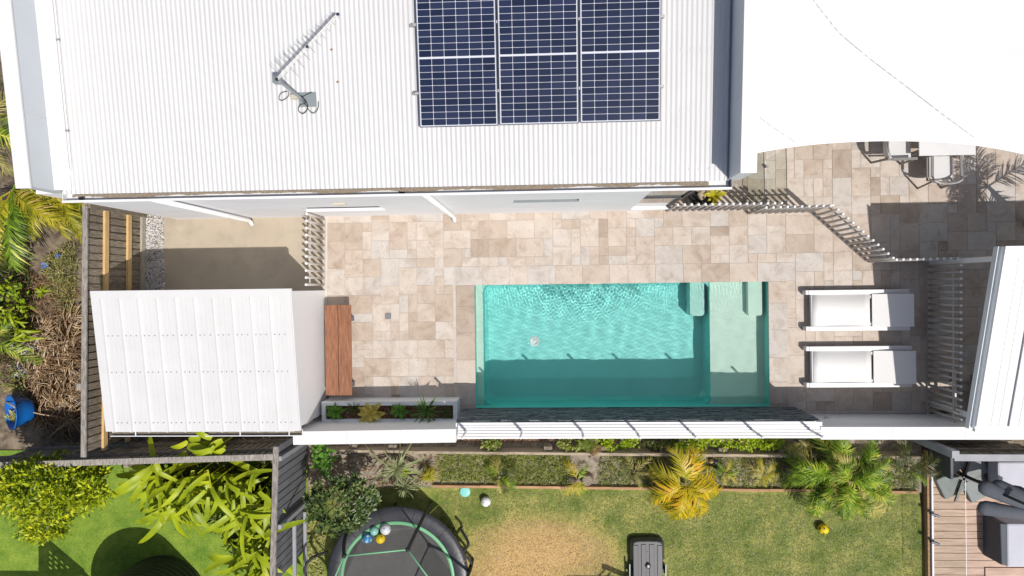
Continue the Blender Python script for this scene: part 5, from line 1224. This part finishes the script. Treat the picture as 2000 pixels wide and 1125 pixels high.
rosette('strap_plant', 'smaller grey green strap leaved plant over the trampoline shadow', 'plant', pp(790, 950, .35), 'strap_grey', .62, .04, 40, rings=4, arch=(1.1, .0), droop=.7, jitter=1.2, mess=.7)
rosette('star_plant', 'small bright green star shaped plant beside the strap leaves', 'plant', pp(792, 922, .5), 'shrub_lime', .15, .05, 8)
rosette('yellow_fern', 'fine golden yellow fern at the corner of the bed', 'fern', pp(836, 930, .35), 'palm_yellow', .36, .016, 150, rings=5, arch=(1.3, .2), droop=1.1, jitter=1.5, mess=.5)
PBN = 'garden_palm'
palm(PBN, 'small palm with pale tips right of the white football', 'palm', 975, 932, .35, 9, ['palm_green', 'palm_pale', 'palm_dark'], .55, .22, 26, seed=91, a0=[-20, -60, -100, -45, 10, -75, 60, 140, 100], width=.016, trunk_r=.04)
palm(PBN, 'small yellow palm over the edging below the tree stump', 'palm', 1128, 938, .3, 7, ['palm_yellow', 'palm_green'], .50, .20, 24, seed=92, a0=[-70, -100, -50, -80, -120, 60, 110], width=.016, trunk_r=.04)
palm(PBN, 'upright bronze green plant growing through the sleeper wall', 'palm', 1152, 893, .35, 7, ['palm_pale', 'dry_brown', 'palm_green'], .55, .18, 26, arch=(1.5, .8), seed=93, a0=[60, 80, 100, 70, 50, 120, 85], width=.014, trunk_r=.03)
palm(PBN, 'sparse thin palm left of the golden palm', 'palm', 1238, 922, .5, 7, ['palm_pale', 'palm_dark'], .6, .16, 12, seed=94, width=.018, trunk_r=.03)
palm(PBN, 'golden yellow palm spreading over the lawn edge', 'palm', 1338, 945, .95, 12, ['palm_golden', 'palm_golden', 'palm_yellow'], 1.0, .46, 30, arch=(.75, .1), droop=.62, seed=95, a0=[92, -48, -72, -98, -132, -160, 62, -28, 10, 168, -84, -112], width=.050, trunk_r=.05, curl=.6)
palm(PBN, 'small pale palm between the golden palm and the big green palm', 'palm', 1493, 927, .35, 10, ['palm_pale', 'palm_yellow', 'palm_pale'], .45, .17, 24, seed=96, width=.015, trunk_r=.035)
palm(PBN, 'thin yellow green palm beside the black boots', 'palm', 1415, 925, .3, 6, ['palm_green', 'palm_yellow'], .42, .14, 18, seed=97, width=.013, trunk_r=.03)
palm(PBN, 'big dense green palm at the right end of the lawn', 'palm', 1655, 940, 1.15, 126, ['palm_green', 'palm_green', 'palm_green', 'palm_green', 'palm_green', 'palm_green', 'palm_green', 'palm_pale'], .95, .36, 26, arch=(1.2, -.05), droop=.62, seed=98, width=.032, trunk_r=.05, scale_j=.4, curl=.5, stems=((0, 0, .1), (.33, .16, -.1), (-.34, .10, -.05), (.12, -.28, -.15), (-.15, .34, -.1), (.40, -.15, -.3), (-.42, -.18, -.3)))
palm(PBN, 'half shaded palm behind the right end of the slats', 'palm', 1598, 868, .6, 9, ['palm_green', 'palm_dark', 'palm_pale'], .75, .26, 34, seed=99, width=.016, trunk_r=.04)
palm(PBN, 'dark drooping palm beside the glass balustrade', 'palm', 1775, 915, .7, 7, ['palm_dark', 'palm_green'], .8, .25, 28, seed=100, a0=[-20, -45, 5, -70, 40, 160, 100], width=.018, trunk_r=.04)
palm(PBN, 'palm just outside the right edge whose fronds shade the patio', 'palm', 2162, 420, 2.1, 13, 'palm_green', 1.35, .50, 36, arch=(.8, .2), seed=101, width=.035, trunk_r=.06, a0=[175, 150, 195, 130, 215, 165, 110, 240, 180, 90, 205, 30, 300])
# tree stump
sp_ = P(1146, 934); t = thing('tree_stump', 'cut grey tree stump beside the small yellow palm', 'stump', (sp_.x, sp_.y, 0))
mb = MB(); mb.lathe([(.17, -.05), (.13, .06), (.115, .20), (.11, .205)], (sp_.x, sp_.y, 0), 18); mb.build('bark', 'palm_trunk', t, True)
mb = MB(); mb.lathe([(.111, .203), (.06, .208), (0.001, .21)], (sp_.x, sp_.y, 0), 18); mb.build('cut_face', 'weathered', t, True)
# pair of boots
bq = P(1388, 905); t = thing('rubber_boots', 'pair of black boots with tan linings lying in the bed', 'boots', (bq.x, bq.y, 0))
for k, (dx, dy) in enumerate(((0, .07), (-.02, -.08))):
    mb = MB(); mb.tube([(bq.x+dx+.20, bq.y+dy-.10, .06), (bq.x+dx+.08, bq.y+dy-.02, .08), (bq.x+dx, bq.y+dy, .09)], .055, 10); mb.build('boot', 'pot_black', t, True)
    mb = MB(); mb.tube([(bq.x+dx-.002, bq.y+dy, .10), (bq.x+dx-.015, bq.y+dy+.01, .115)], .05, 10); mb.build('lining', 'pine', t, True)

# ================================================================ LAWN THINGS
# grass blades over the lawn
lp = poly((860, 958), (1790, 968), (1806, 1140), (860, 1140)); 
scatter('grass', 'short green lawn grass', lp, 38000, 'grass_blade', (.03, .07), (.006, .011), .45, -.02, 61, 'blade', .005, avoid=_spots)
scatter('grass', 'dry straw coloured grass over the worn lawn patch', poly((930, 1040), (1010, 1015), (1110, 1020), (1180, 1060), (1200, 1100), (1190, 1140), (920, 1140)), 8000, 'dry_blade', (.03, .065), (.006, .011), .4, -.019, 62, 'blade', .005)
scatter('grass', 'fine turf fibres in the lower left yard', poly((0, 1000), (480, 950), (530, 1140), (0, 1140)), 12000, 'shrub_lime', (.015, .03), (.004, .007), .9, -.016, 63, 'blade', .003)
# trampoline
TZ = .66; tc = PG(776, 1130, TZ); RO = 1.54; RI = 1.20
t = thing('trampoline', 'round black trampoline with green trim and safety net', 'trampoline', (tc.x, tc.y, 0))
mb = MB(); mb.lathe([(0.001, TZ-.05), (RI*.5, TZ-.055), (RI+.03, TZ-.03)], (tc.x, tc.y, 0), 64); mb.build('jumping_mat', 'tramp_mat', t, True)
for k in range(12):
    a0_, a1_ = 2*math.pi*(k+.5)/12, 2*math.pi*(k+1.5)/12-.006; vs = []; nn = 8; prof = [(RI, TZ-.005), (RI+.06, TZ+.025), ((RI+RO)/2, TZ+.035), (RO-.05, TZ+.03), (RO, TZ), (RO+.01, TZ-.06)]
    for i in range(nn+1):
        a = a0_+(a1_-a0_)*i/nn
        for r_, z in prof: vs.append((tc.x+r_*math.cos(a), tc.y+r_*math.sin(a), z))
    q = len(prof); mb = MB(); mb.add(vs, [(i*q+j, i*q+j+1, (i+1)*q+j+1, (i+1)*q+j) for i in range(nn) for j in range(q-1)]); mb.build('pad', 'tramp_pad', t, True)
mb = MB(); mb.lathe([(RI-.03, TZ+.01), (RI+.0, TZ+.045), (RI+.03, TZ+.045), (RI+.05, TZ+.03)], (tc.x, tc.y, 0), 72); mb.build('trim_ring', 'tramp_green', t, True)
tops = []; TH = 2.05
for k in range(6):
    a = math.radians(66+60*k); b = Vector((tc.x+(RO+.04)*math.cos(a), tc.y+(RO+.04)*math.sin(a), 0)); tp_ = Vector((tc.x+RI*1.06*math.cos(a), tc.y+RI*1.06*math.sin(a), TH)); tops.append(tp_)
    mb = MB(); mb.tube(spl([b, b+Vector((0, 0, .7)), b.lerp(tp_, .5)+Vector((.05*math.cos(a), .05*math.sin(a), .55)), tp_], 5), .035, 10); mb.build('pole', 'black_foam', t, True)
    mb = MB(); mb.lathe([(.045, -.05), (.05, .0), (.03, .05), (.001, .055)], tp_, 12); mb.build('pole_cap', 'black_foam', t, True)
for k in range(6):
    mb = MB(); mb.tube([tops[k], tops[(k+1) % 6]], .016, 8); mb.build('net_ring', 'tramp_green', t, True)
    b0_, b1_ = [Vector((tc.x+RI*math.cos(math.radians(66+60*j)), tc.y+RI*math.sin(math.radians(66+60*j)), TZ+.04)) for j in (k, k+1)]
    mb = MB(); mb.add([b0_, b1_, tops[(k+1) % 6], tops[k]], [(0, 1, 2, 3)]); mb.build('net', 'net', t)
for k in range(6):
    a = math.radians(36+60*k); q = Vector((tc.x+(RO-.1)*math.cos(a), tc.y+(RO-.1)*math.sin(a), 0)); mb = MB(); mb.tube([q, q+Vector((0, 0, TZ-.02))], .025, 8); mb.build('leg', 'black_foam', t, True)
mb = MB(); mb.tube(spl([P(640, 1078, .5), P(612, 1088, .7), P(596, 1108, .8), P(600, 1135, .7)], 6), .03, 10); mb.build('loose_foam', 'black_foam', t, True)
mb = MB(); mb.tube(spl([P(898, 1030, .3), P(915, 1062, .5), P(905, 1080, .5), P(920, 1100, .4), P(905, 1130, .3)], 6), .03, 10); mb.build('loose_foam', 'black_foam', t, True)
def ball(label, px, py, zb, r, m, pm=None, np_=8, style='dots', seed=1):
    c = P(px, py, zb+r); t = thing('ball', label, 'ball', (c.x, c.y, zb), 'children’s balls')
    t['group'] = 'play balls'
    mb = MB(); nn, k = 20, 12; mb.lathe([(r*math.sin(math.pi*i/k)+1e-5, -r*math.cos(math.pi*i/k)) for i in range(k+1)], c, nn); mb.build('shell', m, t, True)
    if pm:
        pr = random.Random(seed)
        for i in range(np_):
            z = 1-2*(i+.5)/np_; a = 2.399*i+seed; d = Vector((math.sqrt(1-z*z)*math.cos(a), math.sqrt(1-z*z)*math.sin(a), z)); e1 = d.orthogonal().normalized(); e2 = d.cross(e1); rr_ = r*(.30 if style == 'dots' else .36)
            mb = MB(); n5 = 5 if style == 'dots' else 4
            rim = [(c+(d*math.sqrt(max(0, r*r-rr_*rr_))+e1*rr_*(1 if style == 'dots' else (1.3 if j % 2 else .45))*math.cos(2*math.pi*j/n5)+e2*rr_*(1 if style == 'dots' else .45)*math.sin(2*math.pi*j/n5))) for j in range(n5)]
            rim = [c+(q-c).normalized()*r*1.004 for q in rim]
            mb.add([c+d*r*1.014]+rim, [(0, 1+j, 1+(j+1) % n5) for j in range(n5)]); mb.build('patch', pm, t)
ball('white football with blue stripe on the lawn', 949, 980, -.02, .11, 'ball_white', 'patch_blue', 7, 'stripe', 3)
ball('yellow and black football on the lawn near the big palm', 1608, 1033, -.02, .115, 'ball_yellow', 'patch_black', 12, 'dots', 2)
ball('blue football with white patches on the trampoline', 717, 1051, TZ-.03, .11, 'ball_blue', 'ball_white', 10, 'dots', 5)
ball('plain mint green ball on the trampoline', 731, 1037, TZ-.03, .095, 'ball_mint')
ball('white and blue swirled ball on the trampoline', 753, 1034, TZ-.03, .115, 'ball_white', 'trash_blue', 8, 'stripe', 8)
ball('bright yellow ball on the trampoline', 743, 1052, TZ-.03, .105, 'ball_yellow', 'patch_black', 3, 'stripe', 1)
ball('dark purple patterned ball on the ground beside the trampoline', 657, 1037, -.02, .11, 'ball_purple', 'pale_metal', 12, 'stripe', 7)
fq = P(908, 960); mb = MB(); mb.lathe([(.001, .035), (.08, .035), (.11, .03), (.125, .015), (.125, .0), (.118, .0), (.112, .02)], (fq.x, fq.y, -.01), 28); o = mb.build('frisbee', 'frisbee_mint', None, True); tag(o, 'mint green throwing disc lying on the lawn edge', 'frisbee')
# basketball stand base
hb = P(1265, 1095); t = thing('basketball_stand', 'black wheeled basketball stand base on the lawn', 'basketball stand', (hb.x, hb.y, 0))
x0, x1 = PG(1232, 1080, .25).x, PG(1299, 1080, .25).x; yt_ = PG(1265, 1054, .22).y
out = []
for i in range(9): a = math.pi*(1-i/8); out.append(((x0+x1)/2+(x1-x0)/2*math.copysign(abs(math.cos(a))**.45, math.cos(a)), yt_-.12+.12*abs(math.sin(a))**.6))
yb2 = yt_-1.15; inn = [(x0+.06, yb2), (x1-.06, yb2)]
body = out+[(x1, yt_-.45), (x1-.05, yt_-.52), (x1-.05, yb2), (x0+.05, yb2), (x0+.05, yt_-.52), (x0, yt_-.45)]
mb = MB(); n = len(body); cxm = ((x0+x1)/2, yt_-.5)
top = [((p[0]-cxm[0])*.86+cxm[0], (p[1]-cxm[1])*.93+cxm[1], .22) for p in body]
mb.add([(p[0], p[1], -.02) for p in body]+[(p[0], p[1], .12) for p in body]+top, [tuple(range(n-1, -1, -1)), tuple(range(2*n, 3*n))]+[(i, (i+1) % n, n+(i+1) % n, n+i) for i in range(n)]+[(n+i, n+(i+1) % n, 2*n+(i+1) % n, 2*n+i) for i in range(n)]); mb.build('base', 'hoop_black', t, bevel=.015)
for k in range(4):
    xx = x0+.11+(x1-x0-.22)*k/3; mb = MB(); mb.box((xx-.055, yb2+.1, .215), (xx+.055, yt_-.10-.02*(k in (0, 3)), .235)); mb.build('rib', 'hoop_black', t, bevel=.008)
mb = MB(); mb.lathe([(.065, .22), (.06, .255), (.001, .26)], ((x0+x1)/2, P(1266, 1105, .25).y, 0), 16); mb.build('filler_seat', 'dark_metal', t, True)
mb = MB(); mb.lathe([(.03, .255), (.03, .285), (.001, .29)], ((x0+x1)/2, P(1266, 1105, .25).y, 0), 14); mb.build('filler_cap', 'pale_metal', t, True)
mb = MB(); mb.lathe([(.015, .235), (.001, .245)], ((x0+x1)/2, P(1267, 1080, .25).y, 0), 10); mb.build('bolt', 'alu', t, True)
for sx in (x0-.02, x1+.02):
    y = P(1266, 1112, .1).y; mb = MB(); mb.tube([(sx-.025, y, .08), (sx+.025, y, .08)], .085, 16); mb.build('wheel', 'dark_metal', t, True)
    mb = MB(); mb.beam((sx, y+.16, .20), (sx, y-.25, .16), .02, .05); mb.build('strut', 'alu_grey', t)
pbase = Vector(((x0+x1)/2, yb2+.05, .1)); ptop = pbase+Vector((0, -.55, 2.25)); mb = MB(); mb.beam(pbase, ptop, .09, .09); mb.build('pole', 'hoop_black', t)
for sx in (-.14, .14): mb = MB(); mb.beam(pbase+Vector((sx, .25, .08)), pbase.lerp(ptop, .55)+Vector((sx*.3, 0, 0)), .03, .03); mb.build('brace', 'hoop_black', t)
mb = MB(); q = ptop+Vector((0, -.5, .35)); mb.box((q.x-.55, q.y-.03, q.z-.35), (q.x+.55, q.y, q.z+.35)); mb.build('backboard', 'pale_metal', t)
for z_ in (-.12, .12): mb = MB(); mb.beam(ptop+Vector((0, 0, -.25+z_)), q+Vector((0, 0, z_)), .03, .03); mb.build('arm', 'hoop_black', t)

# ================================================================ TIMBER DECK lower right
DZ = .12
dk = thing('timber_deck', 'reddish brown timber deck with boards running across at lower right', 'deck', P(1900, 1020))
ya = P(1900, 878).y; yb3 = P(1900, 1150).y; xa = P(1810, 1000).x; pitch_ = .158; n = int((ya-yb3)/pitch_)
mb = MB(); mb.box((-2.2, -(pitch_-.012)/2, -.03), (2.2, (pitch_-.012)/2, 0)); me = mb.mesh('board', 'deck_wood')
for i in range(n): link('board', me, dk, (xa+2.2-dk.location.x, ya-(i+.5)*pitch_-dk.location.y, DZ+rnd.uniform(-.002, .002)))
mb = MB(); mb.box((xa-.05, yb3, -.05), (xa-.004, ya, DZ+.004)); mb.build('fascia', 'orange_sleeper', dk)
mb = MB(); q = P(1900, 1108, DZ); mb.box((P(1923, 1100, DZ).x, yb3, DZ+.004), (xa+4.4, q.y, DZ+.03)); mb.build('step_tread', 'deck_wood', dk)
# glass balustrade
gb = thing('glass_balustrade', 'frameless glass balustrade along the left edge of the timber deck', 'balustrade', P(1815, 1010))
a, b = Vector((xa+.03, P(1815, 905).y, DZ)), Vector((xa+.03, yb3, DZ))
mb = MB(); mb.beam(a+Vector((0, 0, .62)), b+Vector((0, 0, .62)), .012, 1.2); mb.build('pane', 'clear_glass', gb)
mb = MB(); mb.beam(a+Vector((0, 0, .03)), b+Vector((0, 0, .03)), .035, .05); mb.build('base_channel', 'pale_metal', gb)
mb = MB(); mb.beam(a+Vector((0, 0, 1.224)), b+Vector((0, 0, 1.224)), .010, .006); mb.build('top_edge', 'gutter_grey', gb)
for py in (998, 1052):
    q = Vector((xa+.03, P(1815, py).y, DZ+.12)); mb = MB(); mb.beam(q+Vector((-.09, .03, 0)), q+Vector((.09, -.03, .0)), .05, .09); mb.build('clamp', 'navy', gb, bevel=.01)
# grey boundary fence top right of the deck
g0_, g1_ = PG(1862, 893, 1.7), PG(2060, 894, 1.7)
gfence = paling_fence('grey_fence', 'grey capped paling fence above the timber deck', g0_, g1_, 1.7, (0, 1, 0), 'weathered', 'weathered', .13, .02, (.5, 1.2), cap=True, m_cap='grey_rail', capw=.13, posts=False)
q = PG(1862, 893, 1.7); mb = MB(); mb.box((q.x-.07, q.y+.0, 0), (q.x+.07, q.y+.14, 1.78)); mb.build('post', 'grey_rail', gfence)
# dark screen return at the corner
q0, q1 = PG(1806, 880, .9), PG(1806, 935, .9)
mb = MB(); mb.beam(Vector((xa+.0, q0.y, .5)), Vector((xa+.0, q1.y, .5)), .05, .9); tag(mb.build('dark_screen', 'furniture_dark'), 'small dark privacy screen at the corner of the deck', 'screen')
# cantilever umbrella with stone base
uq = PG(1882, 938, .2); um = thing('cantilever_umbrella', 'folded dark grey cantilever umbrella on a stone slab base', 'umbrella', (uq.x, uq.y, 0))
for k, (cx, cy) in enumerate(((1858, 948), (1905, 912), (1910, 955), (1853, 905))):
    c = P(cx, cy, DZ+.12); a = math.radians(25); w_ = .235; qd = [(c.x+w_*(sx*math.cos(a)-sy*math.sin(a)), c.y+w_*(sx*math.sin(a)+sy*math.cos(a))) for sx, sy in ((-1, -1), (1, -1), (1, 1), (-1, 1))]
    mb = MB(); mb.prism(qd, DZ, DZ+.11); mb.build('base_slab', 'umbrella_slab', um, bevel=.02)
for a_, b_ in (((1838, 925), (1925, 945)), ((1895, 895), (1866, 980))):
    mb = MB(); mb.beam(P(*a_, DZ+.15), P(*b_, DZ+.15), .05, .05); mb.build('base_frame', 'dark_metal', um)
mast0 = P(1886, 930, DZ+.15); mast1 = P(2060, 1010, 2.2)
mb = MB(); mb.tube([Vector((mast0.x, mast0.y, DZ)), Vector((mast0.x, mast0.y, 1.0)), Vector((mast0.x+.15, mast0.y-.08, 1.25))], .035, 12); mb.build('mast', 'dark_metal', um, True)
mb = MB(); mb.tube([Vector((mast0.x+.0, mast0.y, 1.1)), P(1960, 966, 1.45), mast1], .028, 10); mb.build('arm', 'dark_metal', um, True)
for k, ((ex_, ey_), r_) in enumerate((((1911, 948), .155), ((1909, 990), .15), ((1936, 945), .14), ((1972, 955), .13))):
    e = P(ex_+2, ey_, 1.25); far = P(2085, 1018 if k < 2 else 1005, 1.75+.04*k)
    d = (far-e); L = d.length; d.normalize(); mb = MB(); pts_ = [e-d*.02, e+d*.02, e+d*.12, e+d*L*.5, far]; rads = [.03, r_*.75, r_, r_*.8, .05]
    side = d.cross(Vector((0, 0, 1))).normalized(); upv = side.cross(d); vs = []; nn = 14
    for p, rr_ in zip(pts_, rads):
        for j in range(nn): a = 2*math.pi*j/nn; vs.append(p+side*(rr_*math.cos(a))+upv*(rr_*.62*math.sin(a)))
    mb.add(vs, [(i*nn+j, i*nn+(j+1) % nn, (i+1)*nn+(j+1) % nn, (i+1)*nn+j) for i in range(len(pts_)-1) for j in range(nn)]+[tuple(range(nn-1, -1, -1))]); mb.build('canopy_fold', 'umbrella', um, True)
# covered outdoor furniture
c0, c1 = PG(1950, 1022, .6), PG(2060, 1108, .6)
sf = thing('outdoor_sofa', 'pale grey covered outdoor sofa with a dark side at the right edge', 'sofa', ((c0.x+c1.x)/2, (c0.y+c1.y)/2, 0))
mb = MB(); mb.box((c0.x+.16, c1.y, DZ), (c1.x, c0.y, .62)); mb.build('seat', 'furniture_grey', sf, bevel=.04)
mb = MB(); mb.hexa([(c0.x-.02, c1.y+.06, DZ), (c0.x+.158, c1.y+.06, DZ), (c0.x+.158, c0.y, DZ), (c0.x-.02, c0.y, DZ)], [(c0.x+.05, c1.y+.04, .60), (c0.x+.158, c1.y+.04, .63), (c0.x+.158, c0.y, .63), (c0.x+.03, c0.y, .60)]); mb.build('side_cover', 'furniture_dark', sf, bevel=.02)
c0, c1 = PG(1950, 903, .6), PG(2060, 960, .6)
sf = thing('outdoor_ottoman', 'pale grey covered ottoman behind the folded umbrella', 'ottoman', ((c0.x+c1.x)/2, (c0.y+c1.y)/2, 0))
mb = MB(); mb.box((c0.x, c1.y, DZ+.1), (c1.x, c0.y, .58)); mb.build('cushion', 'furniture_grey', sf, bevel=.04)
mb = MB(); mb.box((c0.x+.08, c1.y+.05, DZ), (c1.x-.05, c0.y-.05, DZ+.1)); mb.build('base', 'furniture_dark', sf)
bag = P(1948, 910, DZ); mb = MB(); k, nn = 8, 14; mb.lathe([(.17*math.sin(math.pi*i/k)+1e-4, .14-.14*math.cos(math.pi*i/k)) for i in range(k+1)], (bag.x, bag.y, DZ), nn); tag(mb.build('bean_bag', 'furniture_dark', None, True), 'small round black bag between ottoman and umbrella', 'bag')
